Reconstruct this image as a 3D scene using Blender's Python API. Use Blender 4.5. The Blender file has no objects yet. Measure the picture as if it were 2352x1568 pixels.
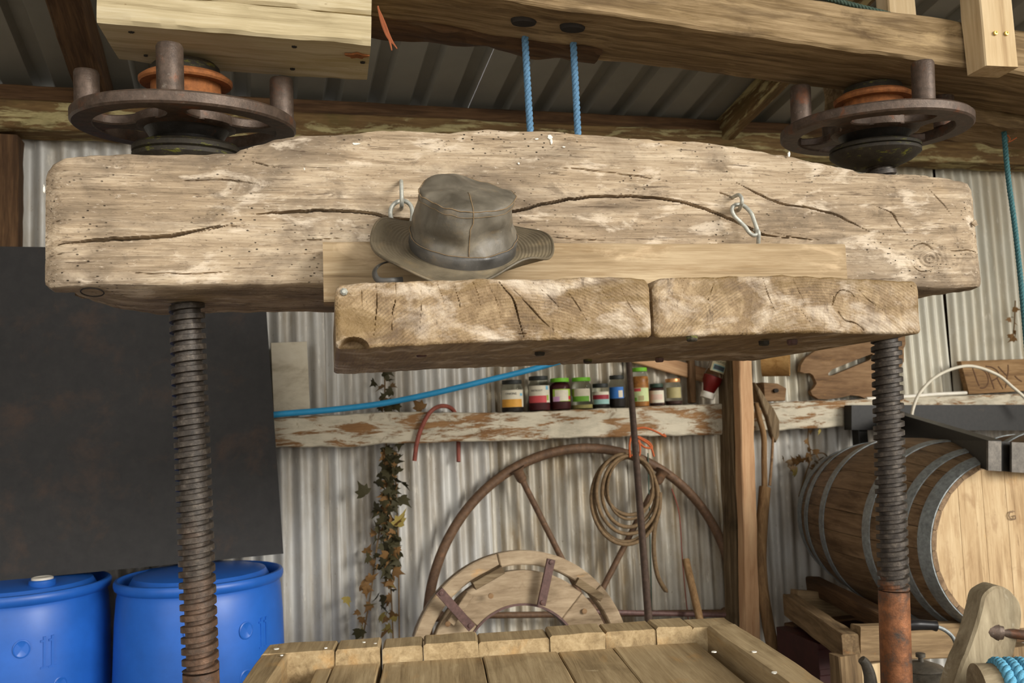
import bpy, math, random
import numpy as np
from mathutils import Matrix, Vector

# ------------------------------------------------------------------ camera, sky, exposure
scn = bpy.context.scene
COL = scn.collection
F_PX, CX, CY = 2000.0, 1176.0, 784.0
EYE = 1.42
_y, _p, _r = math.radians(17), math.radians(5.3), math.radians(2.23)
_f0 = np.array([math.sin(_y), math.cos(_y), 0.0]); _r0 = np.array([math.cos(_y), -math.sin(_y), 0.0]); ZZ = np.array([0, 0, 1.0])
CF = _f0*math.cos(_p) + ZZ*math.sin(_p); _u0 = -_f0*math.sin(_p) + ZZ*math.cos(_p)
CR = math.cos(_r)*_r0 - math.sin(_r)*_u0; CU = math.sin(_r)*_r0 + math.cos(_r)*_u0
CAM = np.array([0, 0, EYE])
cd = bpy.data.cameras.new('camera'); cd.sensor_width = 36.0; cd.lens = 36.0*F_PX/2352.0; cd.clip_start = 0.05
cam = bpy.data.objects.new('camera', cd); COL.objects.link(cam)
cam.matrix_world = Matrix(((CR[0], CU[0], -CF[0], 0), (CR[1], CU[1], -CF[1], 0), (CR[2], CU[2], -CF[2], EYE), (0, 0, 0, 1)))
cd.dof.use_dof = True; cd.dof.focus_distance = 1.72; cd.dof.aperture_fstop = 7.0
scn.camera = cam
world = bpy.data.worlds.new('overcast_sky'); scn.world = world; world.use_nodes = True
bg = world.node_tree.nodes['Background']; bg.inputs[0].default_value = (1.0, 0.975, 0.93, 1); bg.inputs[1].default_value = 2.05
sun_d = bpy.data.lights.new('sun', 'SUN'); sun_d.energy = 2.9; sun_d.angle = math.radians(24); sun_d.color = (1.0, 0.965, 0.90)
sun = bpy.data.objects.new('sun', sun_d); COL.objects.link(sun)
sun.rotation_euler = Vector((-0.52, 0.80, -0.30)).to_track_quat('-Z', 'Y').to_euler()
sun.location = (4, -6, 4)
vs = scn.view_settings; vs.view_transform = 'Standard'; vs.look = 'None'; vs.gamma = 1.0; vs.use_curve_mapping = False; vs.exposure = 0.18

# ------------------------------------------------------------------ placing helpers (world metres; wall runs along X at Y = 3.48)
PA = math.radians(-5)                                   # the press stands turned 5 degrees from the wall
E1 = np.array([math.cos(PA), math.sin(PA), 0]); E2 = np.array([-math.sin(PA), math.cos(PA), 0])
def ray(x, y): return CF + CR*(x-CX)/F_PX - CU*(y-CY)/F_PX
def PY(x, y, Y): d = ray(x, y); return CAM + d*Y/d[1]
def PD(x, y, D): d = ray(x, y); return CAM + d*D/(d@E2)
def PZ(x, y, Z): d = ray(x, y); return CAM + d*(Z-EYE)/d[2]
def W(a, d, z): return a*E1 + d*E2 + z*ZZ               # press frame: along beam, away, up
def pl(p): return np.array([p@E1, p@E2, p[2]])
def px(p, n): return n*((np.asarray(p)-CAM)@CF)/F_PX    # n pixels at point p, in metres
rng = np.random.default_rng(7); random.seed(7)

def S(r, g, b, a=1.0):
    f = lambda c: (c/255/12.92) if c/255 <= 0.04045 else ((c/255+0.055)/1.055)**2.4
    return (f(r), f(g), f(b), a)

# value noise
def vnoise(P, seed=0):
    P = np.asarray(P, float); i = np.floor(P).astype(np.int64); f = P-i; f = f*f*(3-2*f); o = 0
    for dx in (0, 1):
        for dy in (0, 1):
            for dz in (0, 1):
                h = ((i[..., 0]+dx)*374761393 + (i[..., 1]+dy)*668265263 + (i[..., 2]+dz)*2147483647 + seed*974711) & 0xffffffff
                h = ((h ^ (h >> 13))*1274126177) & 0xffffffff; h = (h ^ (h >> 16)) & 0xffff
                o = o + h/65535.0*(f[..., 0] if dx else 1-f[..., 0])*(f[..., 1] if dy else 1-f[..., 1])*(f[..., 2] if dz else 1-f[..., 2])
    return o*2-1
def fbm(P, seed=0, o=3):
    P = np.asarray(P, float); r = 0; a = 1
    for k in range(o): r = r + a*vnoise(P*2**k, seed+k*17); a *= 0.5
    return r

# ------------------------------------------------------------------ object helpers
MWD = {}
def T(p): m = np.eye(4); m[:3, 3] = p; return m
def frame(o, x, up=(0, 0, 1)):
    x = np.asarray(x, float); x = x/np.linalg.norm(x); up = np.asarray(up, float); y = np.cross(up, x); y = y/np.linalg.norm(y); z = np.cross(x, y)
    m = np.eye(4); m[:3, 0] = x; m[:3, 1] = y; m[:3, 2] = z; m[:3, 3] = o; return m
def RZ(p, a): return frame(p, (math.cos(a), math.sin(a), 0))
def ap(m, V): V = np.asarray(V, float); return V@m[:3, :3].T + m[:3, 3]
def tag(o, label=None, cat=None, group=None, kind=None):
    if label: o['label'] = label
    if cat: o['category'] = cat
    if group: o['group'] = group
    if kind: o['kind'] = kind
    return o
def setmw(o, mw, parent):
    MWD[o.name] = mw; b = mw
    if parent is not None: o.parent = parent; b = np.linalg.inv(MWD[parent.name])@mw
    o.matrix_basis = Matrix(b.tolist())
def thing(name, label, cat, mw, group=None, kind=None, parent=None):
    o = bpy.data.objects.new(name, None); COL.objects.link(o); o.empty_display_size = 0.05
    mw = np.asarray(mw, float); setmw(o, T(mw) if mw.shape == (3,) else mw, parent); return tag(o, label, cat, group, kind)
def mk(name, V, Fc, mat, parent=None, mw=None, smooth=35, label=None, cat=None, group=None, kind=None):
    V = np.asarray(V, float).reshape(-1, 3)
    if mw is None:
        mw = MWD[parent.name] if parent is not None else T((V[:, 0].mean(), V[:, 1].mean(), V[:, 2].min()))
    me = bpy.data.meshes.new(name); L = (V-mw[:3, 3])@np.linalg.inv(mw[:3, :3]).T
    me.from_pydata(L.tolist(), [], [list(map(int, f)) for f in Fc]); me.validate(); me.update()
    if smooth:
        me.shade_smooth()
        if smooth < 180: me.set_sharp_from_angle(angle=math.radians(smooth))
    for m in (mat if isinstance(mat, (list, tuple)) else [mat]): me.materials.append(m)
    o = bpy.data.objects.new(name, me); COL.objects.link(o); setmw(o, mw, parent); return tag(o, label, cat, group, kind)
def inst(src, name, mw, parent=None, **k):
    o = bpy.data.objects.new(name, src.data); COL.objects.link(o); setmw(o, mw, parent); return tag(o, **k)
def copy_tree(o, mw=None, parent=None, **k):
    c = o.copy(); COL.objects.link(c)
    if parent is None: c.parent = None; setmw(c, mw, None)
    else: c.parent = parent; MWD[c.name] = MWD[parent.name]
    tag(c, **k)
    for ch in list(o.children): copy_tree(ch, None, c)
    return c
def cat_(parts):
    V = []; Fc = []; n = 0
    for v, f in parts: V.append(np.asarray(v, float).reshape(-1, 3)); Fc += [[i+n for i in q] for q in f]; n += len(V[-1])
    return np.vstack(V), Fc
def cr(pts, k=8, closed=False):                          # Catmull-Rom path
    P = np.asarray(pts, float); n = len(P); out = []
    for i in range(n if closed else n-1):
        g = (lambda j: P[j % n]) if closed else (lambda j: P[min(max(j, 0), n-1)])
        a, b, c, d = g(i-1), g(i), g(i+1), g(i+2)
        for t in np.arange(k)/k: out.append(0.5*(2*b+(c-a)*t+(2*a-5*b+4*c-d)*t*t+(3*b-a-3*c+d)*t**3))
    if not closed: out.append(P[-1])
    return np.array(out)
def tube(P, r, n=10, closed=False, flat=1.0, tw=0.0):
    P = np.asarray(P, float); m = len(P); r = np.broadcast_to(np.asarray(r, float), (m,))
    Tn = (np.roll(P, -1, 0)-np.roll(P, 1, 0)) if closed else np.gradient(P, axis=0)
    Tn = Tn/np.linalg.norm(Tn, axis=1)[:, None]
    a = np.array([0, 0, 1.0]) if abs(Tn[0][2]) < 0.9 else np.array([1.0, 0, 0]); u = np.cross(Tn[0], a); V = []
    for i in range(m):
        u = u-Tn[i]*(u@Tn[i]); u = u/np.linalg.norm(u); v = np.cross(Tn[i], u)
        th = np.arange(n)*2*math.pi/n+tw*i
        V.append(P[i]+r[i]*(np.cos(th)[:, None]*u+flat*np.sin(th)[:, None]*v))
    Fc = []; mm = m if closed else m-1
    for i in range(mm):
        j = (i+1) % m
        for k in range(n): l = (k+1) % n; Fc.append((i*n+k, i*n+l, j*n+l, j*n+k))
    if not closed: Fc += [tuple(range(n))[::-1], tuple((m-1)*n+k for k in range(n))]
    return np.vstack(V), Fc
def rope(P, r, pitch, n=8, strands=3):                   # laid rope, three strands
    P = np.asarray(P, float); s = np.r_[0, np.cumsum(np.linalg.norm(np.diff(P, axis=0), axis=1))]
    ns = max(4, int(s[-1]/pitch*10)); q = np.linspace(0, s[-1], ns); C = np.stack([np.interp(q, s, P[:, i]) for i in range(3)], 1)
    t = np.gradient(C, axis=0); t /= np.linalg.norm(t, axis=1)[:, None]; u = np.cross(t, (0.3, 1, 0.2)); u /= np.linalg.norm(u, axis=1)[:, None]; v = np.cross(t, u); out = []
    for k in range(strands):
        ph = q/pitch*2*math.pi/1.0+k*2*math.pi/strands
        out.append(tube(C+0.5*r*(np.cos(ph)[:, None]*u+np.sin(ph)[:, None]*v), r*0.56, n))
    return cat_(out)
def lathe(prof, n=48, mw=None):
    V = []; Fc = []; idx = []
    for (r, z) in prof:
        if r <= 1e-6: idx.append([len(V)]); V.append((0, 0, z))
        else:
            idx.append(list(range(len(V), len(V)+n)))
            for k in range(n): V.append((r*math.cos(2*math.pi*k/n), r*math.sin(2*math.pi*k/n), z))
    for a, b in zip(idx[:-1], idx[1:]):
        for k in range(n):
            l = (k+1) % n
            if len(a) == 1 and len(b) == 1: continue
            if len(a) == 1: Fc.append((a[0], b[l], b[k]))
            elif len(b) == 1: Fc.append((a[k], a[l], b[0]))
            else: Fc.append((a[k], a[l], b[l], b[k]))
    if len(idx[0]) > 1 and idx[0] != idx[-1]: Fc.append(tuple(idx[0])[::-1])
    if len(idx[-1]) > 1: Fc.append(tuple(idx[-1]))
    V = np.array(V, float); return (V if mw is None else ap(mw, V)), Fc
def prism(o2, t, mw, bev=0.0):                           # outline in local XZ, thickness t along local +Y, optional bevel
    o2 = np.asarray(o2, float); n = len(o2); c = o2.mean(0)
    if np.sum(o2[:, 0]*np.roll(o2[:, 1], -1)-np.roll(o2[:, 0], -1)*o2[:, 1]) < 0: o2 = o2[::-1]
    if bev:
        e = np.roll(o2, -1, 0)-np.roll(o2, 1, 0); e /= np.linalg.norm(e, axis=1)[:, None]+1e-9; inn = o2+np.stack([-e[:, 1], e[:, 0]], 1)*bev
        L = [(inn, 0), (o2, bev), (o2, t-bev), (inn, t)]
    else: L = [(o2, 0), (o2, t)]
    V = np.vstack([np.stack([a[:, 0], np.full(n, y), a[:, 1]], 1) for a, y in L]); Fc = [tuple(range(n))]
    for j in range(len(L)-1): Fc += [(j*n+k, (j+1)*n+k, (j+1)*n+(k+1) % n, j*n+(k+1) % n) for k in range(n)]
    Fc.append(tuple((len(L)-1)*n+k for k in range(n))[::-1]); return ap(mw, V), Fc
def box(lo, hi, mw=None, ch=0.0):
    (a, b, c), (d, e, f) = lo, hi
    if ch: return prism([(a, c), (d, c), (d, f), (a, f)], e-b, (mw if mw is not None else np.eye(4))@T((0, b, 0)), ch)
    V = [(a, b, c), (d, b, c), (d, e, c), (a, e, c), (a, b, f), (d, b, f), (d, e, f), (a, e, f)]
    return (np.array(V, float) if mw is None else ap(mw, V)), [(0, 3, 2, 1), (4, 5, 6, 7), (0, 1, 5, 4), (1, 2, 6, 5), (2, 3, 7, 6), (3, 0, 4, 7)]
def tim(p0, p1, w, h, up=(0, 0, 1), ch=0.004, rough=0.002, seg=30, seed=1, w1=None, h1=None):
    """rough-edged timber along local X between two axis points; returns world verts, faces, frame"""
    p0 = np.asarray(p0, float); p1 = np.asarray(p1, float); L = np.linalg.norm(p1-p0); m = frame(p0, p1-p0, up)
    def sec(w, h):
        y, z = w/2, h/2; c = ch; q = []
        for (ax, az, bx, bz) in ((-y+c, -z, y-c, -z), (y, -z+c, y, z-c), (y-c, z, -y+c, z), (-y, z-c, -y, -z+c)):
            for t in (0, 0.33, 0.67, 1.0): q.append((ax+(bx-ax)*t, az+(bz-az)*t))
        return np.array(q)
    s0, s1 = sec(w, h), sec(w1 or w, h1 or h); n = len(s0); V = []
    for i in range(seg+1):
        t = i/seg; s = s0*(1-t)+s1*t; V.append(np.c_[np.full(n, t*L), s])
    V = np.vstack(V)
    if rough:
        off = np.array([seed*3.1, seed*1.7, seed*5.3])
        for k in (1, 2): V[:, k] += rough*fbm(np.c_[V[:, 0]*9, V[:, 1]*30, V[:, 2]*30]+off, seed*7+k, 3)
    Fc = []
    for i in range(seg):
        for k in range(n): l = (k+1) % n; Fc.append((i*n+k, (i+1)*n+k, (i+1)*n+l, i*n+l))
    Fc += [tuple(range(n)), tuple(seg*n+k for k in range(n))[::-1]]
    return ap(m, V), Fc, m
def timber(name, p0, p1, w, h, mat, parent=None, up=(0, 0, 1), **k):
    g = {q: k.pop(q) for q in ('ch', 'rough', 'seg', 'seed', 'w1', 'h1') if q in k}
    V, Fc, m = tim(p0, p1, w, h, up, **g); return mk(name, V, Fc, mat, parent, m, **k)
def textmesh(s, size):
    c = bpy.data.curves.new('t', 'FONT'); c.body = s; c.size = size; c.align_x = 'CENTER'; c.resolution_u = 2
    o = bpy.data.objects.new('t', c); COL.objects.link(o); dg = bpy.context.evaluated_depsgraph_get(); dg.update()
    me = o.evaluated_get(dg).to_mesh(); V = np.array([v.co[:] for v in me.vertices]).reshape(-1, 3); Fc = [tuple(p.vertices) for p in me.polygons]
    o.evaluated_get(dg).to_mesh_clear(); bpy.data.objects.remove(o); bpy.data.curves.remove(c); return V, Fc

# ------------------------------------------------------------------ materials
class G:
    def __init__(s, name):
        s.m = bpy.data.materials.new(name); s.m.use_nodes = True; s.t = s.m.node_tree; s.b = s.t.nodes['Principled BSDF']
        s.co = s.t.nodes.new('ShaderNodeTexCoord').outputs['Object']; s.rnd = s.t.nodes.new('ShaderNodeObjectInfo').outputs['Random']
        cmb = s.t.nodes.new('ShaderNodeVectorMath'); cmb.operation = 'SCALE'; cmb.inputs[0].default_value = (7.3, 11.1, 5.7); s.lk(s.rnd, cmb.inputs['Scale'])
        add = s.t.nodes.new('ShaderNodeVectorMath'); add.operation = 'ADD'; s.lk(s.co, add.inputs[0]); s.lk(cmb.outputs[0], add.inputs[1]); s.cr = add.outputs[0]
    def lk(s, a, b): s.t.links.new(a, b)
    def put(s, sock, v):
        if hasattr(v, 'node'): s.lk(v, sock)
        else: sock.default_value = v
    def sc(s, v, k):
        n = s.t.nodes.new('ShaderNodeVectorMath'); n.operation = 'MULTIPLY'; s.lk(v, n.inputs[0]); n.inputs[1].default_value = k; return n.outputs[0]
    def noise(s, k, scale=1.0, det=5, rough=0.6, dist=0.0, fixed=False):
        n = s.t.nodes.new('ShaderNodeTexNoise'); s.lk(s.sc(s.co if fixed else s.cr, k if isinstance(k, tuple) else (k, k, k)), n.inputs['Vector'])
        n.inputs['Scale'].default_value = scale; n.inputs['Detail'].default_value = det; n.inputs['Roughness'].default_value = rough; n.inputs['Distortion'].default_value = dist; return n.outputs['Fac']
    def math(s, op, a, b=0.0, c=None):
        n = s.t.nodes.new('ShaderNodeMath'); n.operation = op; s.put(n.inputs[0], a); s.put(n.inputs[1], b)
        if c is not None: s.put(n.inputs[2], c)
        return n.outputs[0]
    def mr(s, v, a, b, c=0.0, d=1.0):
        n = s.t.nodes.new('ShaderNodeMapRange'); s.put(n.inputs[0], v); n.inputs[1].default_value = a; n.inputs[2].default_value = b; n.inputs[3].default_value = c; n.inputs[4].default_value = d; return n.outputs[0]
    def ramp(s, v, st):
        n = s.t.nodes.new('ShaderNodeValToRGB'); s.lk(v, n.inputs[0]); e = n.color_ramp.elements
        while len(e) < len(st): e.new(0.5)
        for x, (p, c) in zip(e, st): x.position = p; x.color = c
        return n.outputs[0]
    def mix(s, f, a, b, mode='MIX'):
        n = s.t.nodes.new('ShaderNodeMix'); n.data_type = 'RGBA'; n.blend_type = mode; s.put(n.inputs[0], f); s.put(n.inputs[6], a); s.put(n.inputs[7], b); return n.outputs[2]
    def sep(s, v):
        n = s.t.nodes.new('ShaderNodeSeparateXYZ'); s.lk(v, n.inputs[0]); return n.outputs
    def bump(s, h, st=0.3, d=0.004):
        n = s.t.nodes.new('ShaderNodeBump'); s.lk(h, n.inputs['Height']); n.inputs['Strength'].default_value = st; n.inputs['Distance'].default_value = d; s.lk(n.outputs[0], s.b.inputs['Normal'])
    def end(s, col, rough=0.8, metal=0.0, spec=0.3):
        s.put(s.b.inputs['Base Color'], col); s.put(s.b.inputs['Roughness'], rough); s.b.inputs['Metallic'].default_value = metal; s.b.inputs['Specular IOR Level'].default_value = spec; return s.m

def wood(name, dark, mid, light, patches=(), gx=2.2, gy=55, worm=0.0, bump=0.5, rough=0.82, dist=0.8, paint=None, rings=None, holes=False, spec=0.25):
    g = G(name); gr = g.noise((gx, gy, gy), 1.0, 7, 0.62, dist); fn = g.noise((gx*5, gy*5, gy*5), 1.0, 3, 0.6, 0.2); pt = g.noise((2.2, 6, 6), 1.0, 4, 0.6, 0.3)
    v = g.math('ADD', g.math('MULTIPLY', gr, 0.55), g.math('ADD', g.math('MULTIPLY', fn, 0.2), g.math('MULTIPLY', pt, 0.35)))
    col = g.ramp(v, [(0.36, dark), (0.53, mid), (0.70, light)]); h = g.math('ADD', gr, g.math('MULTIPLY', fn, 0.5))
    if rings:
        w = g.t.nodes.new('ShaderNodeTexWave'); w.wave_type = 'RINGS'; w.rings_direction = 'X'; ad = g.t.nodes.new('ShaderNodeVectorMath'); ad.operation = 'ADD'
        g.lk(g.co, ad.inputs[0]); ad.inputs[1].default_value = rings[:3]; g.lk(ad.outputs[0], w.inputs['Vector']); w.inputs['Scale'].default_value = rings[3]
        w.inputs['Distortion'].default_value = 4.0; w.inputs['Detail'].default_value = 3; w.inputs['Detail Scale'].default_value = 0.12
        nz = g.noise(300, 1, 3, 0.7)
        col = g.mix(g.math('MULTIPLY', g.mr(w.outputs['Fac'], 0.45, 0.9), g.mr(g.noise(14, 1, 3), 0.42, 0.65, 0.04, 0.38)), col, dark); h = g.math('ADD', g.math('MULTIPLY', w.outputs['Fac'], -0.2), g.math('ADD', h, nz))
    if paint:
        pc, sc_, lo, hi = paint[:4]; pn = g.math('ADD', g.noise(sc_, 1, 8, 0.7, 0.4), g.math('MULTIPLY', g.math('SUBTRACT', gr, 0.5), 0.25)); pf = g.mr(pn, lo, hi)
        pcol = g.mix(g.mr(g.noise((9, 25, 25), 1, 5, 0.7), 0.45, 0.75), pc, tuple(0.6*x for x in pc[:3])+(1,)); col = g.mix(pf, col, pcol); h = g.math('ADD', g.math('MULTIPLY', h, 0.4), pf)
    for (c, k, lo, hi, amt) in patches:
        col = g.mix(g.math('MULTIPLY', g.mr(g.noise(k, 1, 6, 0.65, 0.5), lo, hi), amt), col, c)
    if worm:
        vo = g.t.nodes.new('ShaderNodeTexVoronoi'); g.lk(g.sc(g.cr, (worm*0.6, worm, worm)), vo.inputs['Vector']); vo.inputs['Scale'].default_value = 1.0
        wf = g.math('MULTIPLY', g.mr(vo.outputs['Distance'], 0.10, 0.17, 1, 0), g.mr(g.noise(7, 1, 2), 0.45, 0.6)); col = g.mix(wf, col, tuple(0.25*x for x in dark[:3])+(1,)); h = g.math('SUBTRACT', h, wf)
    g.bump(h, bump, 0.004); return g.end(col, rough, 0, spec)

def metal(name, base, spots=(), rough=0.55, met=0.35, bump=0.25, k=60, spec=0.4):
    g = G(name); n = g.noise(k, 1, 6, 0.7); col = g.ramp(n, [(0.3, tuple(0.55*x for x in base[:3])+(1,)), (0.55, base), (0.8, tuple(min(1, 1.5*x) for x in base[:3])+(1,))])
    for (c, kk, lo, hi, amt) in spots: col = g.mix(g.math('MULTIPLY', g.mr(g.noise(kk, 1, 6, 0.7, 0.3), lo, hi), amt), col, c)
    g.bump(g.math('ADD', n, g.noise(k*5, 1, 3)), bump, 0.002); return g.end(col, rough, met, spec)
def plain(name, c, rough=0.6, var=0.25, k=30, spec=0.4, met=0.0, bump=0.0):
    g = G(name); n = g.noise(k, 1, 5, 0.65); col = g.ramp(n, [(0.25, tuple((1-var)*x for x in c[:3])+(1,)), (0.75, tuple(min(1, (1+var)*x) for x in c[:3])+(1,))])
    if bump: g.bump(n, bump, 0.003)
    return g.end(col, rough, met, spec)

M = {}
BRN = S(96, 70, 44)
M['beam'] = wood('weathered_oak', S(96, 80, 62), S(166, 146, 120), S(208, 190, 164), [(S(112, 98, 82), (4, 8, 8), 0.48, 0.64, 0.8), (S(96, 80, 62), (2.2, 3.5, 3.5), 0.56, 0.70, 0.55), (S(172, 144, 102), (2.5, 5, 5), 0.56, 0.72, 0.6), (S(224, 208, 186), (9, 26, 26), 0.56, 0.65, 0.6), (S(74, 58, 44), (9, 150, 150), 0.60, 0.66, 0.7), (S(100, 86, 70), (14, 22, 22), 0.58, 0.68, 0.6), (S(86, 70, 54), (70, 240, 240), 0.58, 0.66, 0.5), (S(230, 216, 196), (60, 200, 200), 0.62, 0.70, 0.5)], gx=3, gy=60, worm=110, bump=0.8)
M['plate'] = wood('end_grain_oak', S(78, 60, 40), S(132, 108, 76), S(178, 154, 118), [(S(222, 206, 184), (9, 9, 16), 0.50, 0.68, 0.75), (S(60, 46, 32), (160, 160, 90), 0.60, 0.68, 0.4), (S(118, 94, 54), (4, 6, 22), 0.50, 0.62, 0.75), (S(84, 66, 50), (6, 9, 14), 0.56, 0.70, 0.6), (S(70, 52, 36), (20, 40, 9), 0.62, 0.68, 0.5)], gx=4, gy=26, rings=(0.1, 0.30, 0.20, 62.0), bump=0.5, rough=0.6, spec=0.4)
M['batten'] = wood('batten_oak', S(112, 92, 66), S(158, 136, 104), S(190, 170, 138), [(S(222, 196, 160), (6, 14, 14), 0.55, 0.7, 0.6), (S(126, 96, 58), (4, 9, 30), 0.58, 0.72, 0.5)], gx=3, gy=70, bump=0.3)
M['upper'] = wood('brown_oak', S(66, 50, 33), S(126, 104, 72), S(176, 152, 116), [(S(92, 74, 52), (5, 22, 22), 0.54, 0.68, 0.6), (S(205, 178, 132), (4, 14, 14), 0.58, 0.72, 0.6), (S(62, 42, 22), (5, 12, 12), 0.6, 0.74, 0.7)], gx=3, gy=60, bump=0.6)
M['pale'] = wood('pale_softwood', S(146, 130, 96), S(192, 176, 140), S(216, 204, 174), [(S(168, 148, 92), (3, 8, 8), 0.54, 0.72, 0.6), (S(120, 92, 56), (12, 40, 40), 0.68, 0.74, 0.7)], gx=2, gy=45, bump=0.3)
M['post_new'] = wood('sawn_pine', S(160, 130, 92), S(200, 174, 134), S(220, 198, 160), [], gx=2, gy=30, bump=0.2)
M['pine'] = wood('orange_pine', S(148, 108, 74), S(186, 146, 108), S(208, 172, 132), [(S(150, 96, 56), (3, 20, 20), 0.62, 0.75, 0.6)], gx=2.5, gy=28, bump=0.2)
M['table'] = wood('tray_wood', S(112, 92, 64), S(160, 138, 102), S(190, 168, 130), [(S(196, 148, 84), (4, 9, 9), 0.56, 0.72, 0.5), (S(108, 90, 62), (5, 9, 9), 0.55, 0.72, 0.55), (S(206, 188, 150), (14, 14, 14), 0.66, 0.74, 0.5)], gx=2.5, gy=40, bump=0.25, rough=0.7)
M['grey'] = wood('grey_old_wood', S(58, 46, 32), S(106, 88, 64), S(150, 132, 104), [(S(48, 38, 26), (4, 10, 10), 0.55, 0.7, 0.6)], gx=3, gy=50, bump=0.6)
M['dark'] = wood('dark_old_wood', S(38, 27, 18), S(78, 56, 36), S(112, 84, 56), [(S(120, 102, 78), (3, 12, 12), 0.6, 0.75, 0.5)], gx=3, gy=50, bump=0.6)
M['rail'] = wood('painted_rail', S(96, 68, 42), S(136, 100, 64), S(164, 128, 88), [(S(110, 86, 58), (16, 16, 16), 0.6, 0.7, 0.7)], gx=3, gy=40, bump=0.4, paint=(S(196, 186, 164), (5, 22, 22), 0.43, 0.50))
M['plateboard'] = wood('mossy_wall_plate', S(66, 50, 30), S(108, 84, 52), S(142, 116, 76), [(S(84, 78, 38), (5, 12, 12), 0.55, 0.7, 0.5)], gx=3, gy=40, bump=0.5, paint=(S(176, 162, 116), (4, 20, 20), 0.50, 0.56))
M['tool'] = wood('ash_handle', S(84, 62, 40), S(132, 102, 68), S(164, 134, 96), [], gx=4, gy=60, bump=0.4)
M['board'] = wood('dark_board', S(74, 54, 36), S(120, 92, 64), S(150, 120, 88), [(S(150, 112, 64), (14, 70, 70), 0.6, 0.7, 0.5)], gx=4, gy=30, bump=0.3)
M['felloe'] = wood('felloe_wood', S(104, 86, 64), S(152, 132, 106), S(182, 162, 134), [(S(204, 152, 84), (5, 9, 9), 0.62, 0.74, 0.6), (S(92, 72, 52), (9, 9, 9), 0.62, 0.74, 0.6)], gx=6, gy=30, bump=0.35)
M['stave'] = wood('oak_stave', S(68, 50, 34), S(118, 94, 68), S(152, 126, 96), [(S(58, 40, 26), (6, 14, 14), 0.54, 0.72, 0.7)], gx=3, gy=40, bump=0.25, rough=0.6)
M['head'] = wood('barrel_head_oak', S(136, 108, 76), S(184, 156, 118), S(208, 184, 146), [(S(150, 118, 84), (9, 14, 14), 0.55, 0.7, 0.6), (S(104, 74, 48), (9, 60, 60), 0.64, 0.70, 0.6), (S(150, 106, 62), (4, 26, 26), 0.6, 0.74, 0.5), (S(222, 166, 84), (5, 6, 6), 0.62, 0.75, 0.5)], gx=3, gy=40, bump=0.35)
M['stand'] = wood('stand_wood', S(76, 60, 42), S(122, 100, 72), S(156, 132, 98), [(S(190, 120, 56), (4, 9, 9), 0.62, 0.72, 0.6)], gx=3, gy=40, bump=0.35)
M['maroon'] = plain('maroon_crate', S(58, 22, 20), 0.6, 0.4, 20)
M['stone'] = wood('worn_grey_elm', S(96, 82, 64), S(144, 130, 104), S(176, 162, 134), [(S(214, 204, 182), (14, 14, 14), 0.62, 0.72, 0.6), (S(90, 74, 52), (9, 9, 9), 0.58, 0.72, 0.5)], gx=5, gy=26, bump=0.4, rough=0.65)
M['iron'] = metal('brown_iron', S(92, 77, 66), [(S(130, 74, 40), 22, 0.55, 0.72, 0.7), (S(146, 136, 124), 70, 0.6, 0.72, 0.5)], rough=0.5)
M['rust'] = metal('orange_rust', S(150, 92, 48), [(S(96, 58, 34), 30, 0.55, 0.7, 0.6), (S(190, 124, 62), 14, 0.55, 0.7, 0.6)], rough=0.8, met=0.05)
M['mossy'] = metal('mossy_iron', S(52, 46, 36), [(S(116, 116, 36), (26, 26, 90), 0.56, 0.66, 0.8), (S(120, 70, 34), 24, 0.62, 0.74, 0.6)], rough=0.65, met=0.1)
M['black'] = metal('greasy_black_iron', S(34, 31, 28), [(S(92, 56, 32), 26, 0.6, 0.74, 0.4)], rough=0.42, met=0.3)
M['screw'] = metal('screw_steel', S(84, 74, 64), [(S(44, 38, 33), 16, 0.45, 0.7, 0.7), (S(130, 82, 50), 40, 0.58, 0.7, 0.5)], rough=0.42, met=0.45)
def screw_mat(name, z0, z1, rust):
    g = G(name); n = g.noise(60, 1, 6, 0.7); s_ = S(68, 61, 54); col = g.ramp(n, [(0.3, S(38, 33, 29)), (0.55, s_), (0.8, S(118, 108, 96))])
    zz = g.sep(g.co)[2]; f = g.mr(g.math('ADD', zz, g.math('MULTIPLY', g.math('SUBTRACT', g.noise(14, 1, 5, 0.7), 0.5), 0.5)), z0, z1)
    rc = g.ramp(g.noise(24, 1, 7, 0.72), [(0.34, S(70, 60, 52)), (0.46, tuple(0.6*x for x in rust[:3])+(1,)), (0.58, rust), (0.74, tuple(1.7*x for x in rust[:3])+(1,))]); col = g.mix(f, col, rc)
    g.bump(g.math('ADD', n, g.noise(260, 1, 3)), 0.25, 0.002); return g.end(col, 0.5, 0.3, 0.4)
M['galv'] = metal('galvanised_wire', S(176, 176, 166), [(S(150, 120, 92), 60, 0.66, 0.74, 0.6)], rough=0.5, met=0.3, bump=0.1)
M['hoop'] = metal('grey_barrel_hoop', S(148, 154, 154), [(S(112, 110, 104), 12, 0.5, 0.7, 0.6)], rough=0.5, met=0.25, bump=0.1)
M['tyre'] = metal('brown_tyre', S(106, 80, 58), [(S(78, 56, 42), 10, 0.5, 0.7, 0.6), (S(140, 92, 56), 30, 0.6, 0.72, 0.5)], rough=0.65, met=0.1)
M['strap'] = metal('maroon_strap', S(98, 72, 66), [(S(126, 84, 58), 26, 0.58, 0.72, 0.6)], rough=0.6, met=0.1)
M['pole'] = metal('dark_pole', S(84, 68, 58), [(S(56, 46, 42), 9, 0.5, 0.7, 0.6)], rough=0.5, met=0.2)
M['frame_black'] = metal('black_steel', S(30, 28, 25), [(S(80, 64, 44), 14, 0.62, 0.76, 0.4)], rough=0.45, met=0.1, bump=0.05, spec=0.3)
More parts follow.
